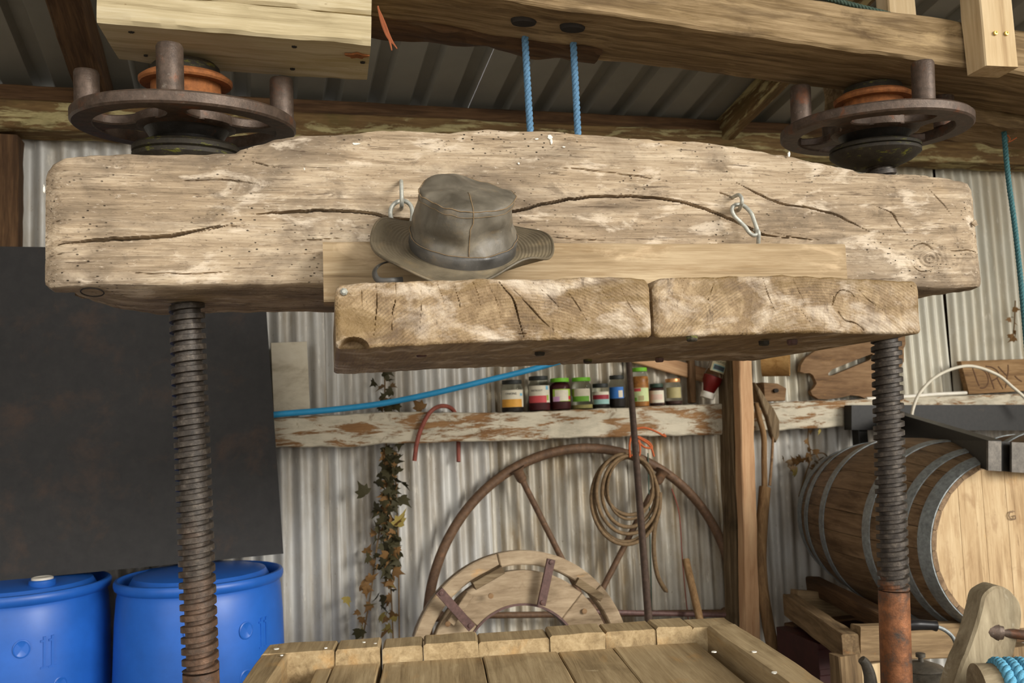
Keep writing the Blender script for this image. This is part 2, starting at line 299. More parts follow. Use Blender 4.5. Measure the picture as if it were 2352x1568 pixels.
M['frame_sky_sheen'] = metal('steel_painted_reflection', S(104, 98, 90), [(S(70, 66, 60), 9, 0.5, 0.7, 0.6)], rough=0.4, met=0.3, bump=0.05)  # sky reflection on the frame's front plates, put into the base colour
M['panel'] = metal('black_board', S(36, 33, 31), [(S(86, 58, 36), 5, 0.56, 0.74, 0.45), (S(170, 170, 168), 160, 0.74, 0.78, 0.5)], rough=0.55, met=0.0, bump=0.06, k=25)
M['kettle'] = metal('black_kettle', S(94, 88, 78), [(S(112, 100, 80), 14, 0.5, 0.7, 0.6), (S(40, 38, 36), 9, 0.55, 0.7, 0.7)], rough=0.5, met=0.2)
M['grip'] = plain('black_grip', S(34, 33, 34), 0.3, 0.2, 20, 0.6)
M['bluerope'] = plain('blue_rope', S(92, 132, 164), 0.75, 0.45, 240, bump=0.4)
M['greenrope'] = plain('sea_green_rope', S(66, 112, 116), 0.75, 0.5, 200, bump=0.4)
M['darkgreenrope'] = plain('dark_green_rope', S(66, 84, 72), 0.8, 0.5, 200, bump=0.4)
M['cyanrope'] = plain('cyan_rope', S(96, 164, 194), 0.75, 0.35, 300, bump=0.5)
M['pipe'] = plain('blue_pipe', S(48, 150, 200), 0.42, 0.12, 12)
M['drum'] = plain('blue_drum_plastic', S(36, 98, 188), 0.38, 0.14, 9, 0.5)
M['white'] = plain('white_plastic', S(222, 216, 202), 0.45, 0.1, 20)
M['cream'] = plain('cream_cable', S(214, 206, 186), 0.5, 0.12, 20)
M['redhose'] = plain('red_hose', S(140, 74, 60), 0.6, 0.3, 40)
M['orange'] = plain('orange_twine', S(182, 92, 48), 0.8, 0.3, 90)
M['coil'] = plain('brown_cane', S(112, 90, 62), 0.75, 0.5, 60, bump=0.4)
M['whiteboard'] = wood('white_board', S(150, 136, 112), S(202, 192, 170), S(216, 208, 190), [(S(146, 122, 88), (6, 6, 6), 0.54, 0.7, 0.7)], gx=4, gy=8, bump=0.1)
M['leaf'] = plain('ivy_leaf', S(62, 57, 34), 0.7, 0.45, 40, 0.3)
M['leafp'] = plain('pale_ivy_leaf', S(148, 130, 66), 0.7, 0.3, 40)
M['leafb'] = plain('brown_ivy_leaf', S(118, 86, 46), 0.75, 0.35, 40)
M['stem'] = plain('ivy_stem', S(120, 96, 66), 0.8, 0.3, 60)
M['brass'] = plain('brass_screw', S(206, 178, 96), 0.35, 0.15, 90, 0.5, 0.6)
M['ink'] = plain('black_ink', S(44, 42, 38), 0.7, 0.1)
M['char'] = plain('charred_stroke', S(88, 62, 42), 0.9, 0.3, 60)
M['dropping'] = plain('white_splash', S(232, 228, 216), 0.8, 0.1)
M['grime'] = plain('grime_and_hole_shade', S(40, 34, 28), 0.9, 0.3)  # also colours the solid discs painted for shade inside holes
def glass(name, c, rough=0.03):
    g = G(name); g.b.inputs['Transmission Weight'].default_value = 1.0; g.b.inputs['IOR'].default_value = 1.12; return g.end(c, rough, 0, 0.5)
M['glass'] = glass('jar_glass', S(238, 242, 236)); M['clear'] = glass('clear_plastic', S(236, 228, 220), 0.15)
def sheet_mat(name, base, grime, amt, rust=0.5):
    g = G(name); col = g.ramp(g.noise((6, 6, 2), 1, 4), [(0.3, tuple(0.82*x for x in base[:3])+(1,)), (0.7, base)])
    st = g.noise((15, 15, 1.3), 1, 7, 0.66, 0.3); bl = g.noise((7, 7, 3.2), 1, 5, 0.65)
    col = g.mix(g.math('MULTIPLY', g.mr(g.math('ADD', g.math('MULTIPLY', st, 0.6), g.math('MULTIPLY', bl, 0.45)), 0.46, 0.66), amt), col, grime)
    col = g.mix(g.math('MULTIPLY', g.mr(g.noise((90, 90, 50), 1, 5, 0.7), 0.64, 0.70), rust), col, S(112, 84, 52))
    col = g.mix(g.math('MULTIPLY', g.mr(g.noise((40, 40, 8), 1, 6, 0.7), 0.60, 0.68), 0.6), col, S(232, 226, 212))
    g.bump(st, 0.1, 0.003); return g.end(col, 0.5, 0.15, 0.4)
M['sheetA'] = sheet_mat('galvanised_sheet_pale', S(202, 200, 194), S(148, 132, 106), 0.75)
M['sheetB'] = sheet_mat('galvanised_sheet_dirty', S(200, 194, 180), S(146, 124, 88), 0.95, 0.7)
M['sheetC'] = sheet_mat('galvanised_sheet_cream', S(206, 202, 186), S(172, 154, 120), 0.6, 0.3)
M['roof'] = plain('grey_roof_sheet', S(150, 147, 136), 0.6, 0.15, 3, 0.3)
M['ground'] = plain('gravel_ground', S(122, 114, 100), 0.95, 0.35, 30, bump=0.4)
M['floor'] = plain('dirt_floor', S(88, 78, 66), 0.9, 0.3, 6, bump=0.2)
# ------------------------------------------------------------------ the setting
V, Fc = box((-3.2, -1.4, -0.1), (6.2, 3.62, 0.0)); mk('floor', V, Fc, M['floor'], smooth=0, kind='structure', label='bare concrete floor of the shed')
V, Fc = box((-30, -40, -0.14), (30, -1.4, -0.02)); mk('ground', V, Fc, M['ground'], smooth=0, kind='structure', label='unseen gravel yard added to bounce light into the open shed')  # plane out of view, added to bounce light inwards
WALLY = 3.48
V, Fc = box((-3.2, 3.53, 0), (6.2, 3.60, 2.72)); wall_back = mk('wall_back', V, Fc, M['dark'], smooth=0, kind='structure', label='back wall of weathered corrugated iron sheets')  # dark backing added behind the sheets to stop light leaking through seams
V, Fc = box((-3.3, 0.4, 0), (-3.2, 3.60, 3.2)); mk('wall_left', V, Fc, M['grey'], smooth=0, kind='structure', label='left end wall of the shed')
V, Fc = box((6.2, 0.4, 0), (6.3, 3.60, 3.2)); mk('wall_right', V, Fc, M['grey'], smooth=0, kind='structure', label='right end wall of the shed')
def sheet(x0, x1, z0, z1, pitch, mat, dy, seed):
    n = max(8, int((x1-x0)/pitch*10)); xs = np.linspace(x0, x1, n+1); zs = np.linspace(z0, z1, 9); Vv = []
    for z in zs:
        wob = 0.006*vnoise(np.c_[xs*3, np.full(n+1, z*1.5), np.full(n+1, seed*3.3)], seed)
        amp = 0.0118*(1+0.25*vnoise(np.c_[xs*4, np.full(n+1, z*0.6), np.full(n+1, 1.1)], seed+5))
        Vv.append(np.c_[xs+0.003*math.sin(z*2.1+seed), WALLY+dy+amp*np.cos((xs-x0)/pitch*2*math.pi)+wob, np.full(n+1, z)])
    Vv = np.vstack(Vv); Ff = [(j*(n+1)+i, j*(n+1)+i+1, (j+1)*(n+1)+i+1, (j+1)*(n+1)+i) for j in range(len(zs)-1) for i in range(n)]
    return mk('sheet', Vv, Ff, mat, wall_back, T((x0, WALLY, z0)), smooth=180)
for i, (x0, x1, z0, z1, p, m) in enumerate([(-3.2, -2.2, 0, 2.6, .073, 'sheetA'), (-2.26, -1.2, 0, 2.6, .073, 'sheetA'), (-1.26, -0.35, 0, 2.6, .073, 'sheetA'), (-0.42, 0.36, 0, 2.6, .072, 'sheetA'),
        (0.30, 0.98, 0, 2.6, .060, 'sheetA'), (0.93, 1.62, 0, 2.6, .054, 'sheetB'), (1.57, 2.12, 0, 2.6, .055, 'sheetB'), (2.06, 2.92, 0, 1.47, .066, 'sheetA'), (2.06, 2.78, 1.44, 2.66, .056, 'sheetC'), (2.74, 3.325, 1.44, 2.66, .054, 'sheetC'),
        (2.87, 3.7, 0, 1.47, .066, 'sheetA'), (3.345, 4.1, 1.44, 2.66, .056, 'sheetC'), (3.65, 4.6, 0, 1.47, .066, 'sheetA'), (4.05, 5.0, 1.44, 2.66, .056, 'sheetC'), (4.55, 5.4, 0, 1.47, .066, 'sheetA'), (4.95, 6.2, 1.44, 2.66, .056, 'sheetC'), (5.35, 6.2, 0, 1.47, .066, 'sheetA')]):
    sheet(x0, x1, z0, z1, p, M[m], 0.006*(i % 2), i+3)
# roof: box-profile sheets falling towards the back wall
SL = math.tan(math.radians(10.6))
def roofz(Y): return 2.735+SL*(3.48-Y)
ceiling = thing('ceiling', 'dark grey box profile metal roof over the shed', None, (0, 3.5, 2.7), kind='structure'); ceiling.empty_display_size = 0.3
for k in range(9):
    x0 = -3.3+k*1.05; pr = []
    for j in range(6): b = x0+j*0.175; pr += [(b, 0), (b+0.10, 0), (b+0.115, 0.034), (b+0.16, 0.034)]
    pr += [(x0+1.05, 0)]; pr = np.array(pr); Ys = (3.62, 1.2, -1.3); Vv = np.vstack([np.c_[pr[:, 0], np.full(len(pr), Y), pr[:, 1]+roofz(Y)+0.002*(k % 2)] for Y in Ys]); n = len(pr)
    Vv = np.vstack([Vv, Vv+np.array([0, 0, 0.0015])]); Ff = []
    for o_, s_ in ((0, 1), (3*n, -1)):
        for j in range(2):
            for i in range(n-1): q = (o_+j*n+i, o_+j*n+i+1, o_+(j+1)*n+i+1, o_+(j+1)*n+i); Ff.append(q[::s_])
    mk('roof_sheet', Vv, Ff, M['roof'], ceiling, T((x0, 1.0, 3)), smooth=0)
# wall plate in two courses, posts, rafters, purlin
timber('trim_1', (-3.2, 3.40, 2.515), (6.2, 3.40, 2.715), 0.12, 0.105, M['plateboard'], rough=0.005, seg=120, seed=2, kind='structure', label='lower wall plate with flaking cream paint')
timber('trim_2', (-3.2, 3.405, 2.600), (6.2, 3.405, 2.790), 0.11, 0.055, M['dark'], rough=0.003, seg=120, seed=3, kind='structure', label='dark upper wall plate under the roof sheets')
q = PY(6, 400, 3.30); timber('corner_post', (q[0]-0.025, 3.415, 0), (q[0]-0.025, 3.415, 2.50), 0.10, 0.11, M['dark'], up=(1, 0, 0), rough=0.004, seg=60, label='dark brown upright post at the far left of the corrugated wall', cat='post')
def rafter(X, y0, w, h, mat, label, seed, slope=SL, y1=-1.1):
    timber('rafter', (X, y0, roofz(y0)-h/2-0.012), (X, y1, roofz(y1)-h/2-0.012), w, h, mat, rough=0.004, seg=50, seed=seed, label=label, cat='rafter', group='roof rafters')
rafter(PY(1665, 300, 3.36)[0], 3.44, 0.062, 0.105, M['plateboard'], 'pale streaked rafter rising from the wall plate left of the right hand wheel', 5)
rafter(-0.52, 3.44, 0.10, 0.12, M['dark'], 'rough dark rafter passing behind the pale timber block', 6)
rafter(4.3, 3.44, 0.062, 0.105, M['dark'], 'dark rafter at the right edge behind the green rope', 7)
timber('purlin', (0.9, 2.6, 2.83), (6.2, 2.6, 2.83), 0.06, 0.105, M['upper'], rough=0.003, seg=60, seed=9, label='brown purlin under the roof behind the screwed pale post', cat='purlin')

# painted rail along the wall
def rail(name, pts_t, pts_b, y0, y1, mat, label, seed):
    tt = np.array([PY(x, y, y0) for x, y in pts_t]); bb = np.array([PY(x, y, y0) for x, y in pts_b]); n = 140; xs = np.linspace(tt[0][0], tt[-1][0], n)
    zt = np.interp(xs, tt[:, 0], tt[:, 2])+0.0022*fbm(np.c_[xs*20, xs*0, xs*0], seed); zb = np.interp(xs, bb[:, 0], bb[:, 2])+0.003*fbm(np.c_[xs*16, xs*0+3, xs*0], seed+3)
    Vv = []; m = 7
    sec = [(0.0, 0.04), (0.0, 0.25), (0.0, 0.5), (0.0, 0.75), (0.0, 0.97), (0.06, 1.0), (1.0, 1.0), (1.0, 0.0), (0.05, 0.0)]; ns = len(sec)
    for i in range(n):
        for (d, t) in sec: Vv.append((xs[i], y0+d*(y1-y0)+0.0025*math.sin(i*0.7+t*9)*(d < 0.5)*0.5, zb[i]+(zt[i]-zb[i])*t))
    Ff = [(i*ns+k, (i+1)*ns+k, (i+1)*ns+(k+1) % ns, i*ns+(k+1) % ns) for i in range(n-1) for k in range(ns)]+[tuple(range(ns)), tuple((n-1)*ns+k for k in range(ns))[::-1]]
    return mk(name, Vv, [f[::-1] for f in Ff], mat, mw=frame((xs[0], y0, 1.4), (1, 0, 0)), smooth=40, kind='structure', label=label)
rail('trim_3', [(300, 972), (640, 960), (900, 945), (1150, 948), (1400, 937), (1560, 930), (1672, 926)], [(300, 1036), (640, 1028), (800, 1026), (900, 1018), (1200, 1011), (1400, 1003), (1672, 997)], 3.355, 3.462, M['rail'], 'cream painted rail on the wall carrying the jars', 11)
rail('trim_4', [(1728, 929), (1790, 924), (1880, 920), (2000, 916), (2352, 903), (2600, 895)], [(1728, 990), (1900, 982), (2000, 976), (2352, 962), (2600, 952)], 3.355, 3.462, M['rail'], 'flaking painted rail on the wall above the barrels', 12)
# old post with new stud in front of it
def vpost(name, xt, xb, y_top, y_bot, Y, wpx, dep, mat, label, seed, zt=2.55):
    a = PY(xt, y_top, Y); b = PY(xb, y_bot, Y); w = px(a, wpx); dr = (a-b)/(a[2]-b[2]); top = b+dr*(zt-b[2]); bot = b-dr*b[2]
    off = np.array([0, dep/2, 0]); timber(name, bot+off, top+off, dep, w, mat, up=(1, 0, 0), rough=0.003, seg=70, seed=seed, label=label, cat='post')
vpost('wall_post', 1694, 1712, 850, 1440, 3.27, 34, 0.11, M['grey'], 'old grey post on the wall left of the new pine stud', 21)
vpost('pine_stud', 1713, 1731, 830, 1450, 3.20, 34, 0.055, M['pine'], 'new orange pine stud fixed to the old grey post', 22)

# ------------------------------------------------------------------ the press: main cross beam
def polydist(P, L):
    d = np.full(len(P), 9.0)
    for a, b in zip(L[:-1], L[1:]):
        ab = b-a; t = np.clip(((P-a)@ab)/(ab@ab), 0, 1); d = np.minimum(d, np.linalg.norm(P-(a+t[:, None]*ab), axis=1))
    return d
def crack(P, pts, D, width, depth, seed=0):                # P: (a,z) points; pixel polyline on plane D; tapered groove depth
    L = np.array([pl(PD(x, y, D))[[0, 2]] for x, y in pts]); L = cr(L, 5)[:, :2]
    L[:, 1] += 0.0014*vnoise(np.c_[L[:, 0]*60, L[:, 1]*0, np.full(len(L), seed)], seed)
    lo, hi = L.min(0)-0.02, L.max(0)+0.02; m = (P[:, 0] > lo[0]) & (P[:, 0] < hi[0]) & (P[:, 1] > lo[1]) & (P[:, 1] < hi[1]); out = np.zeros(len(P))
    if not m.any(): return out
    q = P[m]; d = polydist(q, L); e = np.minimum(np.linalg.norm(q-L[0], axis=1), np.linalg.norm(q-L[-1], axis=1)); tap = np.clip(e/0.07, 0.25, 1)
    out[m] = 1.9*depth*tap*np.clip(1.28-d/(np.maximum(width*0.92, 0.0011)*tap), 0, 1)
    return out
BD0, BD1 = 1.68, 1.98
BT = [(97, 405), (103, 388), (118, 374), (150, 363), (200, 357), (300, 353), (540, 352), (552, 343), (590, 332), (640, 322), (700, 312), (760, 308), (860, 303), (925, 299), (1000, 302), (1032, 306), (1075, 301), (1120, 299), (1300, 304), (1500, 318), (1650, 333), (1800, 355), (1900, 375), (1960, 389), (1974, 397), (2110, 404), (2180, 411), (2230, 419), (2246, 430), (2251, 445)]
BB = [(95, 648), (110, 657), (200, 656), (430, 653), (740, 651), (1500, 652), (2115, 660), (2200, 662), (2262, 656)]
tp = np.array([pl(PD(x, y, BD0)) for x, y in BT]); bp = np.array([pl(PD(x, y, BD0)) for x, y in BB])
na, nr = 980, 180; aa = np.linspace(-0.499, 1.4525, na); ag = np.r_[aa[:6], aa[6:-6], aa[-6:]]
zt = np.interp(aa, tp[:, 0], tp[:, 2])+0.0022*fbm(np.c_[aa*22, aa*0, aa*0], 3); zb = np.interp(aa, bp[:, 0], bp[:, 2])+0.0018*fbm(np.c_[aa*18, aa*0+5, aa*0], 4)
endd = np.minimum(aa-aa[0], aa[-1]-aa); rnd = np.clip(1-endd/0.045, 0, 1)**2
sec = [('f', t) for t in np.linspace(0, 1, nr)]+[('t', t) for t in np.linspace(0.06, 1, 8)]+[('k', t) for t in np.linspace(0.1, 0.9, 6)]+[('b', t) for t in np.linspace(0, 0.82, 10)]+[('c', t) for t in (0.2, 0.6)]
ns = len(sec); A = np.repeat(aa, ns); Dd = np.zeros((na, ns)); Zz = np.zeros((na, ns)); wd = (BD1-BD0)
plan = np.clip(1-endd/0.16, 0, 1)**2.0
for k, (s_, t) in enumerate(sec):
    if s_ == 'f': Dd[:, k] = BD0+0.018*rnd+0.004*np.clip(1-(1-t)*40, 0, 1)+0.004*np.clip(1-t*40, 0, 1); Zz[:, k] = zb+(zt-zb)*t
    elif s_ == 't': Dd[:, k] = BD0+0.018*rnd+t*(wd-0.018*rnd-0.09*plan); Zz[:, k] = zt+0.002
    elif s_ == 'k': Dd[:, k] = BD1-0.09*plan; Zz[:, k] = zt+(zb-0.012-zt)*t
    elif s_ == 'b': Dd[:, k] = BD1-0.09*plan-t*(wd-0.02-0.09*plan)*1.0+0.0; Zz[:, k] = zb-0.013+0.03*plan
    else: Dd[:, k] = BD0+0.055-0.055*t; Zz[:, k] = zb-0.013*(1-t)+0.01*plan*(1-t)
Vp = np.c_[A, Dd.ravel(), Zz.ravel()]; isf = np.tile(np.array([s_ == 'f' for s_, t in sec]), na); isb = np.tile(np.array([s_ in 'bc' for s_, t in sec]), na)
P2 = Vp[isf][:, [0, 2]]; dd = np.zeros(len(P2))
CR_ = [([(133, 563), (200, 553), (300, 546), (390, 541), (440, 533), (505, 517)], .0030, .02), ([(455, 533), (500, 522), (545, 513)], .0018, .01), ([(95, 522), (120, 509), (165, 503)], .0013, .006), ([(95, 592), (115, 586), (170, 579)], .0013, .006),
       ([(500, 523), (575, 515)], .0012, .006), ([(570, 493), (640, 487), (720, 484), (790, 485), (850, 490), (900, 500), (1000, 505), (1100, 500), (1190, 484), (1250, 468), (1320, 456), (1400, 450), (1480, 452), (1560, 462), (1620, 480), (1680, 503), (1720, 522), (1760, 540), (1810, 546)], .0024, .016), ([(1780, 536), (1830, 546), (1890, 553)], .0016, .009),
       ([(1690, 420), (1750, 448), (1800, 468), (1860, 478), (1910, 490), (1960, 513), (1995, 530)], .0018, .010), ([(2010, 474), (2048, 492), (2065, 515), (2085, 540)], .0018, .010), ([(2035, 500), (2060, 535)], .0014, .006), ([(2130, 430), (2160, 465), (2187, 494)], .0016, .008), ([(2170, 577), (2220, 575), (2263, 583)], .0015, .008), ([(2095, 567), (2140, 552)], .0014, .007), ([(2085, 590), (2110, 622), (2150, 618)], .0018, .007), ([(2075, 585), (2120, 560), (2175, 600)], .0014, .005),
       ([(550, 362), (600, 377), (655, 389)], .0013, .006), ([(285, 360), (284, 390)], .0012, .006), ([(870, 455), (915, 470), (950, 476)], .0013, .006), ([(940, 448), (975, 458)], .0013, .006), ([(1250, 545), (1350, 551), (1440, 553)], .0009, .003), ([(1653, 443), (1668, 448), (1683, 456)], .0042, .016), ([(250, 625), (420, 628), (560, 622)], .0009, .003), ([(640, 560), (720, 551), (820, 545)], .0009, .003), ([(360, 420), (500, 412), (640, 430)], .0009, .003), ([(1250, 380), (1400, 395), (1550, 420)], .0009, .003), ([(650, 590), (700, 583), (735, 585)], .0011, .004)]
for i, (pts, w_, dp) in enumerate(CR_): dd = np.maximum(dd, crack(P2, pts, BD0, w_, dp, i))
surf = 0.0016*fbm(np.c_[P2[:, 0]*9, P2[:, 1]*60, P2[:, 0]*0], 21, 4)+0.003*fbm(np.c_[P2[:, 0]*5, P2[:, 1]*9, P2[:, 0]*0+2], 25, 2)
kn = pl(PD(2135, 595, BD0)); rk = np.hypot((P2[:, 0]-kn[0]), (P2[:, 1]-kn[2])*1.2); surf = surf+0.0022*np.sin(rk*520+3*vnoise(np.c_[P2*40, P2[:, 0]*0], 5))*np.exp(-(rk/0.035)**2)
Vp[isf, 1] += surf+dd
Vp[isb, 2] += 0.003*fbm(np.c_[Vp[isb][:, 0]*10, Vp[isb][:, 1]*40, Vp[isb][:, 0]*0], 31, 3)
Fq = []
ii, kk = np.meshgrid(np.arange(na-1), np.arange(ns), indexing='ij'); k2 = (kk+1) % ns
Fq = np.stack([ii*ns+kk, (ii+1)*ns+kk, (ii+1)*ns+k2, ii*ns+k2], -1).reshape(-1, 4).tolist()+[list(range(ns))[::-1], [(na-1)*ns+k for k in range(ns)]]
PRESS = frame(W(0, 0, 0), E1)
press_beam = thing('press_crossbeam', 'long bleached oak press beam with cracks across its front face', 'beam', frame(W(0.477, 1.83, 1.69), E1))
mk('beam_timber', ap(PRESS, Vp), Fq, M['beam'], press_beam, smooth=60)
# bird droppings and an inlaid plug under the left end
def splat(parent, x, y, D, rx, rz, seed, mat=None, n=14):
    c = pl(PD(x, y, D)); r_ = px(PD(x, y, D), 1); rr = np.random.default_rng(seed); th = np.arange(n)/n*2*math.pi; k = 1+0.35*rr.standard_normal(n)*0.6
    o2 = np.c_[rx*r_*np.cos(th)*k, rz*r_*np.sin(th)*k]; Vv, Ff = prism(o2, 0.004, frame(W(c[0], D-0.0035, c[2]), E1), 0.0006); return mk('splash', Vv, Ff, mat or M['dropping'], parent)
for i, (x, y, rx, rz) in enumerate([(697, 340, 4, 3), (698, 362, 1.6, 11), (699, 388, 1.6, 4), (818, 331, 9, 2.6), (1262, 316, 6, 5), (1266, 326, 3, 7), (1232, 320, 5, 2), (1294, 338, 4, 2), (1811, 355, 3, 6), (1190, 376, 2.5, 2.5), (102, 436, 2, 9), (2237, 513, 7, 7)]):
    splat(press_beam, x, y, BD0, rx, rz, i+40, M['beam'] if i == 11 else None)
c = PD(212, 671, 1.712); nv = -0.25*E2-0.97*ZZ; nv /= np.linalg.norm(nv); an_ = np.arange(40)/40*2*math.pi; u_ = E1; v_ = np.cross(nv, E1); mk('plug_ring', *tube(np.array([c+0.0195*(math.cos(a)*u_+math.sin(a)*v_) for a in an_]), 0.0012, 6, True), M['grime'], press_beam, smooth=180)
# the hinged shackles that hang the plate from the beam
def shackle(name, label, staple, link, eye):
    t = thing(name, label, 'shackle', frame(PD(link[0][0], link[0][1], 1.645), E1), group='wire shackles on the press beam')
    mk('staple', *tube(cr([PD(x, y, d) for x, y, d in staple], 6), 0.0040, 10), M['galv'], t, smooth=60)
    mk('link', *tube(cr([PD(x, y, d) for x, y, d in link], 6, True), 0.0043, 10, True), M['galv'], t, smooth=60)
    mk('eye_bolt', *tube(cr([PD(x, y, d) for x, y, d in eye], 6), 0.0043, 10), M['galv'], t, smooth=60)
P9 = lambda x, y, d: (1620+x/9.225, 400+y/9.225, d)
shackle('wire_shackle', 'long wire shackle on the right of the press beam', [P9(540, 530, 1.70), P9(620, 470, 1.665), P9(710, 440, 1.648), P9(770, 510, 1.640), P9(770, 620, 1.642), P9(730, 720, 1.665), P9(680, 800, 1.70)],
        [P9(700, 640, 1.66), P9(590, 680, 1.655), P9(565, 770, 1.652), P9(620, 890, 1.65), P9(740, 1010, 1.648), P9(850, 1120, 1.645), P9(920, 1220, 1.642), P9(1010, 1290, 1.640), P9(1090, 1270, 1.640), P9(1100, 1180, 1.642), P9(1060, 1060, 1.645), P9(1020, 940, 1.648), P9(980, 840, 1.65), P9(900, 740, 1.655), P9(800, 660, 1.66)],
        [P9(1040, 1190, 1.652), P9(1090, 1170, 1.645), P9(1130, 1240, 1.638), P9(1130, 1340, 1.640), P9(1120, 1480, 1.648)])
P12 = lambda x, y, d: (860+x/12.06, 380+y/12.06, d)
shackle('wire_shackle', 'wire shackle half hidden behind the hat brim', [P12(740, 470, 1.70), P12(740, 440, 1.66), P12(745, 560, 1.642), P12(750, 760, 1.636), P12(755, 960, 1.636), P12(755, 1130, 1.648), P12(740, 1220, 1.70)],
        [P12(740, 980, 1.655), P12(590, 1030, 1.652), P12(480, 1150, 1.65), P12(440, 1300, 1.648), P12(470, 1480, 1.645), P12(560, 1700, 1.642), P12(700, 1900, 1.640), P12(840, 1900, 1.640), P12(980, 1700, 1.642), P12(1040, 1480, 1.645), P12(1050, 1280, 1.648), P12(1010, 1120, 1.65), P12(900, 1010, 1.652)],
        [P12(720, 1830, 1.650), P12(770, 1800, 1.640), P12(800, 1900, 1.635), P12(790, 2200, 1.645)])

# ------------------------------------------------------------------ screws
def screw(name, label, p_top, p_bot, z_top, z_thr, mat, R=0.0345, Ri=0.0262, pitch=0.0208):
    d = (p_top-p_bot)/(p_top[2]-p_bot[2]); at = lambda z: p_bot+d*(z-p_bot[2])
    V = []; Fc = []; n = 40; prof = [(0.0, R-0.0012), (0.03, R), (0.50, R), (0.55, R-0.0012), (0.58, Ri), (0.94, Ri)]
    turns = int((z_top-z_thr)/pitch)+1; L = (z_top-z_thr)
    m = len(prof); steps = turns*n
    for s_ in range(steps+1):
        th = 2*math.pi*s_/n
        for (t, r) in prof:
            z = z_thr+pitch*(s_/n+t)-pitch; rr = r if z > z_thr else R; c = at(min(max(z, z_thr), z_top)); V.append((c[0]+rr*math.cos(th), c[1]+rr*math.sin(th), c[2]))
    for s_ in range(steps):
        for k in range(m-1): Fc.append((s_*m+k, (s_+1)*m+k, (s_+1)*m+k+1, s_*m+k+1))
        if s_+n <= steps-1: Fc.append((s_*m+m-1, (s_+1)*m+m-1, (s_+1+n)*m, (s_+n)*m))
    t_ = thing(name, label, 'screw', at(0.0), group='press screws')
    mk('threaded_shaft', V, Fc, mat, t_, T(at(0)), smooth=30)
    V, Fc = tube([at(z) for z in (0.0, 0.3, 0.6, z_thr-0.004)], R*0.985, 40); mk('plain_shaft', V, Fc, mat, t_, T(at(0)), smooth=40)
    return at
M['screwL'] = screw_mat('left_screw_steel', 1.22, 0.90, S(112, 84, 64)); M['screwR'] = screw_mat('right_screw_steel', 1.05, 0.96, S(136, 88, 56))
atL = screw('press_screw', 'left hand press screw in front of the black board', PD(430, 730, 1.83), PD(462, 1560, 1.83), 2.02, PD(461, 1537, 1.83)[2], M['screwL'])
atR = screw('press_screw', 'right hand press screw in front of the barrel', PD(2036, 800, 1.83), PD(2059, 1560, 1.83), 2.06, PD(2055, 1352, 1.83)[2], M['screwR'])
V, Fc = box((-0.52, 1.66, 0.0), (1.46, 2.0, 0.20), PRESS, 0.006); mk('sill_beam', V, Fc, M['upper'], mw=frame(W(0.47, 1.83, 0), E1), label='thick oak base beam under the press screws', cat='beam')

